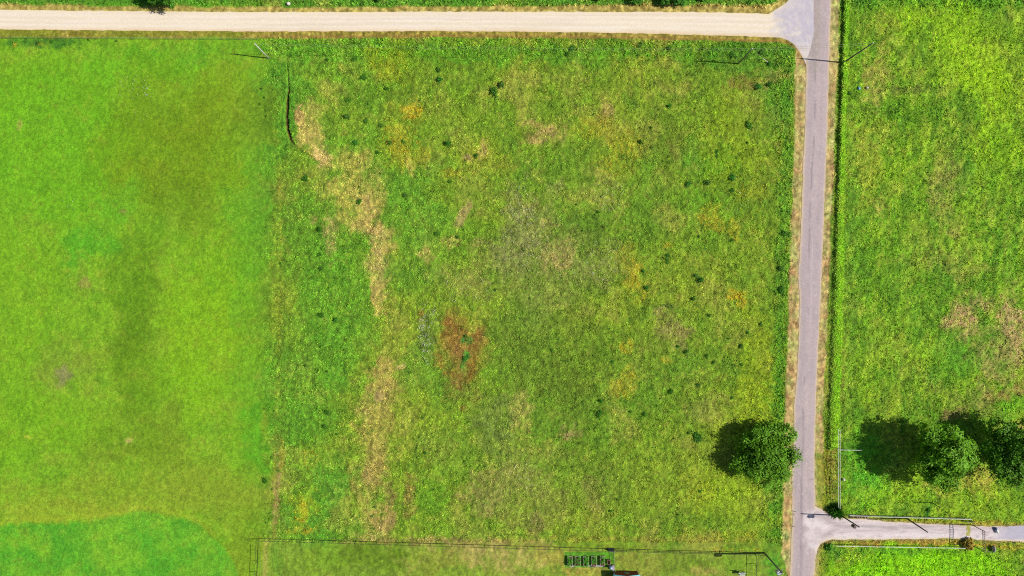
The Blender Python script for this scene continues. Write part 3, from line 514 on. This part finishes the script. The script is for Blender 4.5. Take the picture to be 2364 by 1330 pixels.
for k, (px, py, r_, lb) in enumerate([(1466, 0, 1.5, 'small dark bush left of the bush pair on the far side of the gravel road'), (1532, 3, 1.6, 'dark bush, left one of the pair above the gravel road'), (1566, -2, 2.4, 'largest dark bush above the gravel road, right one of the pair'), (1385, -8, 1.2, 'small bush left of three darker bushes above the gravel road'), (1622, -6, 1.3, 'small bush right of the bush pair above the gravel road'), (880, -6, 1.3, 'lone bush at the top edge above the gravel road, left of centre')]):
    tree(px, py, r_, r_*.85, .9, int(70*r_), (66, 128, 34), lb, 'bush', 'bush', 20+k, 6, .17, bg_, 20)
# spiky bush at the junction, with dark blades as its shade
def spiky(px, py, r, n, col, label, name, cat):
    root = empty(name, P(px, py, 0), label, cat); V_ = []; 
    for i in range(n):
        a = random.uniform(0, 6.28); th = R(random.uniform(5, 78)); L = r*random.uniform(.6, 1.15); d = Vector((math.sin(th)*math.cos(a), math.sin(th)*math.sin(a), math.cos(th)))
        s = Vector((-math.sin(a), math.cos(a), 0))*.05; b = Vector((random.gauss(0, .15), random.gauss(0, .15), 0)); m = b+d*L*.6; t = b+d*L-Vector((0, 0, L*.15))
        V_ += [b-s, b+s, m+s*1.2, t, t, m-s*1.2]
    n6 = len(V_)//6; Fc = np.array([[q*6, q*6+1, q*6+2, q*6+3] for q in range(n6)]+[[q*6, q*6+3, q*6+4, q*6+5] for q in range(n6)])
    V_ = np.array([tuple(p) for p in V_]); Fc = np.array([[q*6, q*6+1, q*6+2, q*6+3] for q in range(n6)]+[[q*6, q*6+3, q*6+5, q*6] for q in range(0)]) if False else np.array([[q*6, q*6+1, q*6+2, q*6+3] for q in range(n6)])
    np_obj('foliage', V_, Fc, M_leaf, np.repeat(alb(col)[None]*rng.uniform(.7, 1.3, (n6, 1)), 6, 0), root)
    return root
spiky(1931, 1179, 2.3, 520, (92, 162, 44), 'spiky bright green bush at the corner of paved road and driveway', 'spiky_bush_or_shade', 'bush')
spiky(1918, 1176, 1.5, 260, (60, 104, 40), 'dark spiky blades imitating the shade west of the bright bush at the driveway corner', 'spiky_bush_or_shade', 'bush')  # dark clump added where the bright bush's shadow falls
b = tree(2231, 1254, 1.55, .8, .6, 130, (176, 152, 60), 'yellow-brown dry bush on the south edge of the driveway', 'dry_bush', 'bush', 31, 7, .16, None, 24)
tree(1912, 1263, 1.0, .4, .4, 90, (76, 142, 34), 'dark green bush on the south corner of driveway and paved road', 'bush', 'bush', 33, 6, .17, None, 20)
# weed clumps: four shapes shared by all copies
WZ = []
def weed_mesh(seed, n, per, sq):
    r = np.random.default_rng(seed); cs = []
    for i in range(n):
        a = r.uniform(0, 6.28); d = math.sqrt(r.uniform(0, 1))*.85; d *= 1+.25*math.sin(a*3+seed)+.15*math.sin(a*5+seed*2); cs.append((math.cos(a)*d, math.sin(a)*d*.8, .12+sq*(1-d*d)*r.uniform(.5, 1.1)))
    cs += [(c0*q_, c1*q_, c2*.8) for c0, c1, c2 in cs for q_ in (.3, .65)]
    o = leaf_cloud('weed_clump', cs, 4, .15, .13, [(64, 122, 28), (78, 134, 34), (70, 116, 36), (60, 128, 34)][seed % 4], None, .45); me = o.data; bpy.data.objects.remove(o); return me
WM = [weed_mesh(s, n, 7, q) for s, n, q in ((1, 30, .4), (2, 36, .35), (3, 26, .5), (4, 40, .3))]
WL = [(1140,210,17),(1158,195,14),(1545,245,10),(1502,296,7),(1730,292,13),(1633,422,11),(1588,425,11),(1380,489,6),(1330,472,5),(1613,547,5),(1484,626,7),(1541,590,9),(1541,606,8),(1605,636,11),(1618,646,9),(1803,668,11),(1223,690,6),(1142,670,5),(1492,665,9),(1484,712,7),(1600,690,9),(1636,728,8),(1725,768,7),(1712,775,6),(1681,782,6),(1710,800,12),(1272,807,4),(1632,822,11),(1648,835,6),(1613,890,8),(1524,920,6),(1548,905,12),(1690,918,10),(1455,950,7),(1387,926,8),(1383,955,12),(1489,958,8),(1556,1012,6),(1320,1078,4),(1143,1078,4),(1615,1134,6),(1565,1188,6),(1413,835,8),(1585,812,10),(1712,842,9),(1757,748,7),(1565,800,8),(1610,1010,16),(1590,1000,8),
 (880,290,9),(932,328,10),(872,352,12),(845,280,8),(900,330,9),(1035,332,11),(1100,360,10),(895,205,12),(1012,160,9),(1015,185,14),(840,180,9),(806,232,10),(800,270,10),(820,330,12),(738,530,8),(738,588,8),(742,620,8),(648,608,6),(705,412,10),(1040,420,10),(935,450,9),(775,738,9),(742,728,8),(735,855,6),(755,858,8),(735,885,5),(740,800,5),(712,830,5),(705,845,4),(778,1002,8),(755,952,10),(752,985,8),(975,965,9),(982,1045,8),(612,1110,10),(628,1130,4),(604,205,4),(610,225,4),(600,240,4),(615,268,6),(1075,775,9),(1074,828,9),(830,465,9),(1010,540,8),(1056,548,6),(1480,328,9),
 (1655,350,8),(1543,362,6),(1503,340,6),(1690,410,12),(1690,440,9),(1810,540,14),(1800,620,10),(1750,200,12),(1775,195,12),(1545,112,8),(1475,108,7),(1590,108,7),(1636,122,9),(1690,128,11),(1755,122,10),(1775,148,12),(1690,555,10),(1655,360,6),(1480,100,6),(1320,112,10),(1310,125,8),(820,135,9),(756,140,8),(668,112,6),(672,130,6),(1540,600,6),(1810,780,8),(1805,860,9),(1795,960,8),
 (60,95,6),(90,100,7),(120,96,7),(150,102,6),(205,92,5),(268,95,5),(1410,1180,6),(1960,215,7),(2142,1178,7),(1725,330,6)]
def wzone(u, v):
    if math.hypot(u-1150, v-202) < 22: return 'large round dark weed clump in the upper meadow'
    if u < 300: return 'dark weed clump at the top of the left pasture'
    if math.hypot(u-1060, v-800) < 60: return 'green weed clump inside the rust-coloured patch'
    if v < 150: return 'dark weed clump just below the gravel road'
    if u > 1900: return 'dark green weed clump in the right pasture'
    if u > 1785: return 'dark weed clump beside the paved road verge'
    if u < 700: return 'dark weed clump between mown pasture and meadow'
    if u < 1000: return 'dark weed clump along the straw-coloured band'
    if v < 520: return 'dark weed clump in the upper right meadow'
    if v < 860: return 'dark weed clump in the middle of the meadow'
    return 'dark weed clump in the lower meadow'
for q, (u, v, r_) in enumerate(WL):
    o = bpy.data.objects.new('weed_clump', WM[q % 4]); C.objects.link(o); o.location = P(u, v, zat(u, v)); sc = r_*S*random.uniform(.55, 1.1)
    o.scale = (sc, sc*random.uniform(.8, 1.1), min(sc, 1.1)*random.uniform(.5, 1.0)+.1); o.rotation_euler.z = random.uniform(0, 6.28)
    WZ.append((wzone(u, v), v, o))
ORD = 'first second third fourth fifth sixth seventh eighth ninth tenth eleventh twelfth thirteenth fourteenth fifteenth sixteenth seventeenth eighteenth nineteenth twentieth'.split()+['twenty-'+q for q in 'first second third fourth fifth sixth seventh eighth ninth'.split()]+['thirtieth']
zs = {}
for z_, v, o in sorted(WZ, key=lambda t: (t[0], t[1])): zs.setdefault(z_, []).append(o)
for z_, L_ in zs.items():
    for i, o in enumerate(L_):
        tag(o, (z_.replace('weed clump ', 'weeds ')+', '+ORD[i]+' from the top') if len(L_) > 1 else z_, 'weeds', 'dark weed clumps scattered over the fields')
n = 16000; u_, v_ = scatter(n, 610, 1835, 95, 1245); k_ = (fbm(u_, v_, 60, 601, 3) > .52) & (fbm(u_, v_, 13, 602, 2) > .62); u_, v_ = u_[k_], v_[k_]
o = leaf_cloud('low_weeds', np.stack([(u_-1182)*S, (665-v_)*S, rng.uniform(.12, .42, len(u_))], -1), 7, .13, .11, (74, 132, 34), None, .4); tag(o, 'low broad-leaved weeds in drifts through the meadow', 'weeds', kind='stuff')
# ------------------------------------------------------------------ utility poles (top pixel, height, base pixel)
M_wood = mat('weathered_pole_wood', (120, 104, 90), .85, scale=8); M_pale = mat('pale_grey_pole', (214, 212, 200), .8, scale=8); M_dark = mat('creosoted_pole', (70, 56, 50), .85, scale=8)
M_tr = mat('transformer_grey', (206, 212, 216), .45, .3); M_trd = mat('transformer_rust', (96, 74, 66), .6, .2); M_por = mat('porcelain', (226, 228, 226), .3); M_wire = mat('aluminium_wire', (190, 188, 150), .5, .3)
def unproj(px, py, h): k = (H-h)/H; return Vector(((px-1182)*S*k, (665-py)*S*k, h))
TOPS = {}
def pole(key, base, top, h, m, label, arm=None, trans=None, r=.17, insul=1):
    b = P(*base); t = unproj(top[0], top[1], h); root = empty('utility_pole', b, label, 'utility pole', 'utility poles'); t = t-b
    MB().tube([(0, 0, -.5), t*.5, t], [r, r*.85, r*.68], 10).build('pole', m, root, True)
    TOPS[key] = (b+t)
    if arm:
        a, off = arm; c = t*(off/h); d = Vector((math.cos(R(a)), math.sin(R(a)), 0))
        q = MB().box(c+Vector((0, 0, .0))+d*0, (1.5, .11, .13), R(a)).build('crossarm', m, root)
        for s_ in (-.68, -.3, .68): MB().tube([c+d*s_+Vector((0, 0, .06)), c+d*s_+Vector((0, 0, .3))], [.05, .07], 8).build('insulator', M_por, q)
    for k in range(insul): MB().tube([t*(1-.10*k)+Vector((0, 0, .0)), t*(1-.10*k)+Vector((.05, 0, .28))], [.06, .10], 8).build('insulator', M_por, root)
    if trans:
        a, hh, rr, mm = trans; d = Vector((math.cos(R(a)), math.sin(R(a)), 0)); c = t*(hh/h)+d*(rr+.18)
        tr = MB().tube([c-Vector((0, 0, .55)), c-Vector((0, 0, .5)), c+Vector((0, 0, .5)), c+Vector((0, 0, .56))], [rr*.85, rr, rr, rr*.8], 14).build('transformer', mm, root, False)
        for s_ in (-.12, .12): MB().tube([c+Vector((s_, 0, .5)), c+Vector((s_, 0, .78))], [.05, .04], 6).build('bushing', M_por, tr)
    return root
pole('a', (621, 135), (588, 101), 7.1, M_pale, 'pale grey utility pole at the top of the left pasture below the gravel road', r=.15, insul=2)
pole('b', (1705, 147), (1736, 113), 8.7, M_wood, 'weathered wooden utility pole in the upper meadow near the road junction', r=.16, insul=2)
pole('c', (1947, 145), (2014, 100), 10.4, M_wood, 'tall leaning utility pole in the grass strip east of the paved road', r=.18, insul=2)
pole('d', (1941, 1190), (1984, 1217), 8.3, M_dark, 'dark utility pole with a brown transformer over the driveway mouth', trans=(-110, 6.2, .36, M_trd), r=.17)
pole('e', (2092, 1196), (2142, 1229), 8.0, M_dark, 'dark plain utility pole beside the white fence, half way along the driveway', r=.17)
pole('f', (2153, 1161), (2170, 1172), 3.9, M_dark, 'short dark post standing in the pasture north of the driveway', r=.10, insul=0)
pole('g', (1764, 1276), (1806, 1323), 10.0, M_wood, 'grey utility pole with a white transformer at the corner of the yard fence', arm=(75, 9.5), trans=(200, 9.2, .46, M_tr), r=.2)
def wire(p0, p1, sag, label, r=.013, name='power_line'):
    pts = [p0.lerp(p1, t/24)+Vector((0, 0, -4*sag*(t/24)*(1-t/24))) for t in range(25)]
    o = MB().tube([p-p0 for p in pts], r, 4).build(name, M_wire); o.location = p0; return tag(o, label, 'wire')
up = Vector((0, 0, .28))
wire(TOPS['a']+up, TOPS['b']+up, 1.2, 'upper wire between the pale pole and the weathered pole, over the top of the meadow')
wire(TOPS['a']*.9+P(621, 135)*.1+Vector((0, 0, .28)), TOPS['b']*.9+P(1705, 147)*.1+Vector((0, 0, .28)), 1.3, 'lower wire between the pale pole and the weathered pole, over the top of the meadow')
wire(TOPS['b']+up, TOPS['c']+up, .4, 'upper wire from the weathered pole across the paved road to the tall leaning pole', .018)
wire(TOPS['b']*.9+P(1705, 147)*.1+Vector((0, 0, .28)), TOPS['c']*.9+P(1947, 145)*.1+Vector((0, 0, .28)), .5, 'lower wire from the weathered pole across the paved road to the tall leaning pole', .018)
gw = empty('guy_wire', P(1773, 144), 'stay wire with a pale guard running down right of the weathered pole', 'guy wire')
a0 = TOPS['b']*.97+P(1705, 147)*.03-P(1773, 144)
MB().tube([a0, (0, 0, 0)], .022, 5).build('cable', M_wire, gw); MB().tube([a0*.30, (0, 0, 0)], .06, 6).build('guard', M_pale, gw)
# ------------------------------------------------------------------ fences
M_pipe = mat('dark_pipe', (66, 74, 52), .55, .2); M_white = mat('white_painted_pipe', (236, 234, 220), .5); M_oldw = mat('old_fence_board', (170, 150, 120), .85, scale=5)
M_mesh = mat('green_wire_mesh', (150, 190, 110), .6)
def fence(name, a, b, h, n, rails, m, label, rp=.06, rr=.05, cat='fence', z0=0):
    A, B = P(*a), P(*b); root = empty(name, A, label, cat); D = B-A
    for i in range(n+1):
        p = D*(i/n); MB().tube([p+Vector((0, 0, -.2)), p+Vector((0, 0, h))], rp, 6).build('post', m, root)
    for z in rails: MB().tube([Vector((0, 0, z)), D+Vector((0, 0, z))], rr, 6).build('rail', m, root)
    return root
fence('pipe_fence', (599, 1243), (1415, 1267), 1.65, 33, (.1, 1.62), M_pipe, 'long dark pipe fence between meadow and yard, left of the garden', .05, .045)  # low rail added to draw the shadow line at the fence foot
fence('pipe_fence', (1420, 1267), (1764, 1276), 1.65, 14, (.1, .9, 1.62), M_pipe, 'dark pipe fence between meadow and yard, right of the garden up to the pole', .055, .05)  # bottom rail again stands in for the fence's ground shadow
fence('pipe_fence', (597, 1245), (593, 1345), 1.65, 4, (.1, 1.62), M_pipe, 'dark fence running down the left side of the yard to the bottom edge', .05, .035)
fence('pipe_fence', (1741, 1279), (1741, 1345), 1.65, 3, (1.62,), M_pipe, 'dark fence running down from the yard corner left of the white transformer pole', .055, .05)
f = fence('garden_fence', (1417, 1273), (1419, 1316), 1.0, 4, (.05, .95), M_mesh, 'thin pale green wire fence between the garden beds and the yard', .03, .03)
fence('white_pipe_fence', (1930, 988), (1930, 1168), 2.0, 12, (1.2, 1.96), M_white, 'tall white pipe fence running up beside the paved road, north of the driveway', .05, .06)
fence('white_pipe_fence', (1931, 1036), (1984, 1037), 1.2, 5, (1.16,), M_white, 'short white pipe fence branching right into the pasture toward the big tree', .05, .06)
fence('white_pipe_fence', (1957, 1187), (2003, 1189), 1.0, 3, (.5, .96), M_white, 'short white rail beside the grey boards at the driveway mouth', .05, .06)
fence('white_pipe_fence', (2003, 1189), (2236, 1196), 1.1, 15, (.55, 1.06), M_white, 'long white pipe fence along the north side of the driveway', .05, .065)
fence('white_pipe_fence', (1926, 1257), (2222, 1262), 1.1, 14, (1.06,), M_white, 'long white pipe fence along the south side of the driveway', .05, .07)
bf = empty('board_fence', P(1957, 1190), 'row of weathered boards and posts under the white rail at the driveway mouth', 'fence')
MB().box((1.6, .1, .35), (3.4, .06, .3)).build('board', M_oldw, bf)
for x in (.9, 1.9, 2.4, 2.9, 3.7, 4.3): MB().box((x, -.3+.0*x, .35), (.12+.1*(x > 3), .5, .7)).build('post', M_oldw, bf)
MB().box((3.0, .08, .72), (5.6, .14, .06)).build('top_board', M_oldw, bf)
wf = empty('wire_fence', P(-20, 89), 'faint wire fence along the top of the left pasture under the gravel road', 'fence')
for i in range(16): MB().tube([(i*4.1, -.02*i, -.2), (i*4.1, -.02*i, 1.1)], .045, 5).build('post', M_oldw, wf)
for z in (.4, .75, 1.05): MB().tube([(0, 0, z), (61.5, -.3, z)], .02, 4).build('strand', M_wire, wf)
# ranch gateway over the driveway
M_iron = mat('rusty_iron', (92, 74, 60), .6, .4); M_ironp = mat('pale_rusty_iron', (156, 134, 108), .6, .2)
gt = empty('ranch_gateway', P(2242, 1211), 'tall iron gateway with a ladder-like overhead beam across the driveway', 'gateway')
e0 = Vector((0, 0, 0)); e1 = P(2243, 1258)-P(2242, 1211)
MB().tube([e0, e0+Vector((0, 0, 4.6))], .085, 8).build('post', M_iron, gt); MB().tube([e1, e1+Vector((0, 0, 4.6))], .085, 8).build('post', M_iron, gt)
bm_ = MB()
for z in (3.85, 4.55): bm_.tube([e0+Vector((0, 0, z)), e1+Vector((0, 0, z))], .06, 6)
for i in range(13):
    p = e0.lerp(e1, i/12); bm_.tube([p+Vector((0, 0, 3.85)), p+Vector((0, 0, 4.55))], .045, 5)
bm_.build('beam', M_iron, gt)
g2 = empty('farm_gate', P(2238, 1202), 'small pale wooden gate end where the white fence meets the gateway', 'gate')
for z in (.4, .8, 1.15): MB().box((-.6, 0, z), (1.6, .07, .1)).build('rail', M_oldw, g2)
for x in (-1.3, 0, .3): MB().box((x, 0, .6), (.12, .12, 1.3)).build('post', M_oldw, g2)
st = empty('stay_bar', P(2252, 1259), 'thin pale bar leaning from the gateway toward the pale boulder', 'bar')
MB().tube([(0, 0, 1.2), (3.6, -1.6, .2)], .05, 6).build('bar', M_ironp, st); MB().tube([(0, 0, 0), (0, 0, 1.3)], .06, 6).build('post', M_ironp, st)
# barrel and boulder by the driveway
M_navy = mat('navy_plastic', (44, 58, 128), .4); M_wpl = mat('white_plastic', (238, 240, 232), .4); M_stone = mat('pale_stone', (186, 176, 168), .9, c2=(150, 140, 132), scale=2.5, bump=.5)
def lathe(mb, prof, seg=16):
    n0 = len(mb.v)
    for (r_, z) in prof:
        for k in range(seg): a = 2*math.pi*k/seg; mb.v.append((r_*math.cos(a), r_*math.sin(a), z))
    for i in range(len(prof)-1):
        for k in range(seg): a = n0+i*seg+k; b = n0+i*seg+(k+1) % seg; mb.f.append((a, b, b+seg, a+seg))
    mb.f.append(tuple(n0+k for k in range(seg))[::-1]); mb.f.append(tuple(n0+(len(prof)-1)*seg+k for k in range(seg))); return mb
ba = empty('barrel', P(2296, 1218, .32), 'white and navy barrel lying at the north edge of the driveway', 'barrel'); ba.rotation_euler = (R(88), 0, R(28))
lathe(MB(), [(.05, -.12), (.22, -.1), (.27, .0), (.30, .1), (.30, .30)]).build('end', M_navy, ba, True)
lathe(MB(), [(.30, .301), (.31, .6), (.30, .95), (.25, 1.18), (.10, 1.28)]).build('body', M_wpl, ba, True)
bo = MB(); rr_ = np.random.default_rng(4); lathe(bo, [(.12, -.1), (.42, .0), (.46, .3), (.36, .6), (.18, .78), (.05, .82)], 12)
bo.v = [(x*.75*(1+rr_.normal(0, .07)), y*1.9*(1+rr_.normal(0, .05)), z*1.0) for x, y, z in bo.v]
o = bo.build('boulder', M_stone, None, True); o.location = P(2292, 1266, .1); tag(o, 'pale grey oblong boulder in the rank grass south of the driveway', 'boulder')
def rock(px, py, r_, m, label, name='rock'):
    b_ = MB(); lathe(b_, [(r_*.5, -.05), (r_, 0), (r_*.95, r_*.5), (r_*.5, r_*.95), (r_*.1, r_)], 9); b_.v = [(x*(1+rr_.normal(0, .12)), y*(1+rr_.normal(0, .12)), z) for x, y, z in b_.v]
    o = b_.build(name, m); o.location = P(px, py, zat(px, py)+.12); tag(o, label, name)
M_blue = mat('sky_blue_plastic', (120, 190, 240), .4); M_wr = mat('white_limestone', (240, 232, 220), .8)
rock(1983, 204, .32, M_blue, 'small sky-blue bucket in the grass of the right pasture', 'bucket'); rock(2002, 203, .25, M_wr, 'small white rock right of the blue bucket')
rock(1947, 1107, .34, M_wr, 'small white rock beside the white pipe fence'); rock(667, 10, .42, M_wr, 'pale rock among the grass above the gravel road')
rock(1832, 492, .14, M_wr, 'tiny white rock on the straw verge left of the paved road')
M_mk = mat('marker_wood', (84, 66, 40), .8)
for u, v, lb in ((1838, 431, 'short dark post pair with a crossbar on the straw verge, upper one of two'), (1827, 604, 'short dark post pair with a crossbar on the straw verge, lower one of two')):
    mk = empty('marker_post', P(u, v), lb, 'marker'); 
    MB().tube([(0, 0, -.1), (0, 0, .8)], .05, 6).build('post', M_mk, mk); MB().tube([(.1, .35, -.1), (.1, .35, .7)], .05, 6).build('post', M_mk, mk); MB().box((.05, .17, .6), (.07, .5, .08)).build('crossbar', M_mk, mk)
# ------------------------------------------------------------------ garden
M_tim = mat('bed_timber', (206, 198, 170), .8, scale=4); M_soil = mat('garden_soil', (92, 70, 48), .95, scale=5, bump=.5); M_pav = mat('grey_paving', (170, 166, 158), .9, scale=2)
names = ['leftmost raised garden bed, full of leafy green plants', 'second raised garden bed from the left, with sparse plants', 'third raised garden bed from the left, overgrown with dense leaves', 'fourth raised garden bed from the left, with brown earth showing at its lower end', 'narrow rightmost raised garden bed with a pale board on its right side']
for k, (x0, x1, n_, full) in enumerate([(1310, 1321, 26, 1), (1327, 1339, 20, .8), (1346, 1358, 30, 1), (1365, 1376, 20, .7), (1385, 1395, 18, .8)]):
    w_ = (x1-x0)*S; l_ = 2.1; root = empty('raised_garden_bed', P((x0+x1)/2, 1294), names[k], 'garden bed', 'raised garden beds')
    for sx in (-1, 1): MB().box((sx*w_/2, 0, .25), (.06, l_, .5)).build('side_board', M_tim, root)
    for sy in (-1, 1): MB().box((0, sy*(l_/2+.032), .25), (w_+.06, .06, .5)).build('end_board', M_tim, root)
    MB().box((0, 0, .2), (w_-.07, l_-.01, .4)).build('soil', M_soil, root)
    cs = [(random.uniform(-w_/2, w_/2)*.85, random.uniform(-l_/2, l_/2*(full if full < 1 else 1)), .5+random.uniform(0, .25)) for _ in range(n_)]
    if full < 1: cs = [(x, min(y+l_/2*(1-full), l_/2*.9), z) for x, y, z in cs]
    leaf_cloud('plants', cs, 14, .10, .10, (84, 168, 44), root)
pv = tag(MB().box((0, 0, .03), (7.6, .5, .06)).build('garden_path', M_pav), kind='structure'); pv.location = P(1354, 1306.5)
M_pink = mat('terracotta', (196, 150, 130), .8)
o = empty('compost_box', P(1405, 1296), 'open tan box right of the garden beds with a dark inside', 'box')
for x in (-.27, .27): MB().box((x, 0, .35), (.05, 1.0, .7)).build('side', M_pink, o)
for y in (-.52, .52): MB().box((0, y, .35), (.59, .05, .7)).build('end', M_pink, o)
MB().box((0, 0, .06), (.48, .98, .1)).build('base', M_soil, o)
o = empty('flower_pot', P(1371, 1306, .05), 'terracotta pot at the foot of the fourth garden bed', 'pot')
lathe(MB(), [(.18, 0), (.28, .4), (.31, .42), (.31, .5), (.24, .5), (.2, .36)]).build('pot', M_pink, o, False); leaf_cloud('plant', [(0, 0, .55), (.1, .1, .6), (-.1, 0, .5)], 8, .1, .09, (90, 150, 50), o)
# water tank and storage box behind the shed
M_bw = mat('blue_white_panel', (176, 200, 236), .4); M_lil = mat('lilac_grey_box', (190, 176, 190), .6); M_dkt = mat('dark_slate_tarp', (50, 66, 72), .6)
o = empty('rain_tank', P(1409, 1307), 'slim pale blue tank standing left of the storage box by the shed', 'tank')
lathe(MB(), [(.30, 0), (.32, .1), (.32, 1.3), (.2, 1.45), (.06, 1.5)], 18).build('tank', M_bw, o, False); MB().tube([(.1, .3, .3), (.1, .45, .3)], .04, 6).build('tap', M_white, o)
o = empty('storage_box', P(1415, 1308), 'lilac-grey storage box by the shed, right of the slim tank', 'box')
MB().box((0, 0, .4), (.45, 1.1, .8)).build('box', M_lil, o); MB().box((0, 0, .83), (.5, 1.15, .06)).build('lid', M_lil, o)
o = empty('covered_trailer', P(1411, 1268.5), 'dark slate covered bin against the yard fence above the garden', 'bin')
b_ = MB(); V0 = [(-.75, -.35, 0), (.75, -.35, 0), (.75, .35, 0), (-.75, .35, 0), (-.7, 0, .75), (.7, 0, .75)]
b_.v = V0; b_.f = [(0, 1, 5, 4), (2, 3, 4, 5), (1, 2, 5), (3, 0, 4), (3, 2, 1, 0)]; b_.build('cover', M_dkt, o); MB().box((.2, -.45, .18), (1.2, .12, .36)).build('bin', M_pav, o)
o.name = 'covered_bin'
# ------------------------------------------------------------------ shed
M_redw = mat('red_brown_boards', (150, 62, 34), .8, scale=3); M_teal = mat('teal_metal_roof', (120, 200, 204), .35, .2, var=.15); M_win = mat('window_glass', (60, 64, 60), .15); M_trim = mat('white_trim', (226, 226, 214), .6)
sh = empty('garden_shed', P(1443.5, 1318.5), 'red-brown garden shed with a teal roof at the bottom edge of the photo', 'shed')
W2 = 2.75; EH = 2.2; RH = 3.0; LL = 5.0
wl = MB(); wl.v = [(-W2, 0, 0), (W2, 0, 0), (W2, 0, EH), (0, 0, RH), (-W2, 0, EH), (-W2, -LL, 0), (W2, -LL, 0), (W2, -LL, EH), (0, -LL, RH), (-W2, -LL, EH)]
wl.f = [(4, 3, 2, 1, 0), (5, 6, 7, 8, 9), (1, 2, 7, 6), (0, 5, 9, 4)]; wall = wl.build('wall', M_redw, sh)
for i in range(12): MB().box((-W2+.25+i*.455, .012, EH/2), (.05, .03, EH-.1)).build('batten', M_redw, wall)
rf = MB(); th = .08
for s_ in (-1, 1):
    a = Vector((0, .12, RH+.04)); b_ = Vector((s_*(W2+.3), .12, EH-.05)); n_ = Vector((0, 0, th)); d_ = Vector((0, -LL-.3, 0))
    q = len(rf.v); rf.v += [tuple(p) for p in (a, b_, b_+d_, a+d_, a+n_, b_+n_, b_+d_+n_, a+d_+n_)]
    rf.f += [tuple(q+i for i in f_) for f_ in ((0, 3, 2, 1), (4, 5, 6, 7), (0, 1, 5, 4), (1, 2, 6, 5), (2, 3, 7, 6))]
roof = rf.build('roof', M_teal, sh)
for s_ in (-1, 1):
    for i in range(5):
        f_ = (i+.5)/5; MB().box((s_*(W2+.3)*f_, -LL/2-.03, RH+.14-(RH-EH+.09)*f_), (.05, LL+.28, .05)).build('seam', M_teal, roof)
wn = MB().box((.2, .03, 1.25), (1.0, .04, .8)).build('window', M_win, sh); MB().box((.2, .045, .82), (1.15, .1, .08)).build('sill', M_trim, wn); MB().box((.2, .045, 1.69), (1.15, .07, .07)).build('frame', M_trim, wn)
for s_ in (-1, 1): MB().box((s_*(W2+.0), .02, EH/2), (.12, .06, EH)).build('corner_trim', M_trim, sh)
# metal table in the yard
tb = empty('metal_table', P(1709, 1321), 'white and grey metal table with a raised back shelf near the bottom edge', 'table')
M_gal = mat('galvanised_steel', (176, 184, 190), .4, .5)
MB().box((0, 0, .95), (1.5, .6, .06)).build('tabletop', M_gal, tb); MB().box((0, .33, 1.45), (1.5, .25, .05)).build('shelf', M_trim, tb); MB().box((.1, -.15, 1.1), (1.2, .22, .24)).build('trough', M_wpl, tb)
for x in (-.7, .7): 
    for y in (-.25, .25): MB().tube([(x, y, 0), (x, y, .93 if y < 0 else 1.44)], .04, 6).build('leg', M_gal, tb)
o = MB().tube([(0, 0, 0), (0, 0, 2.3)], .06, 8).build('garden_post', M_dark); o.location = P(1714, 1318.5); tag(o, 'dark upright post just behind the metal table', 'post')
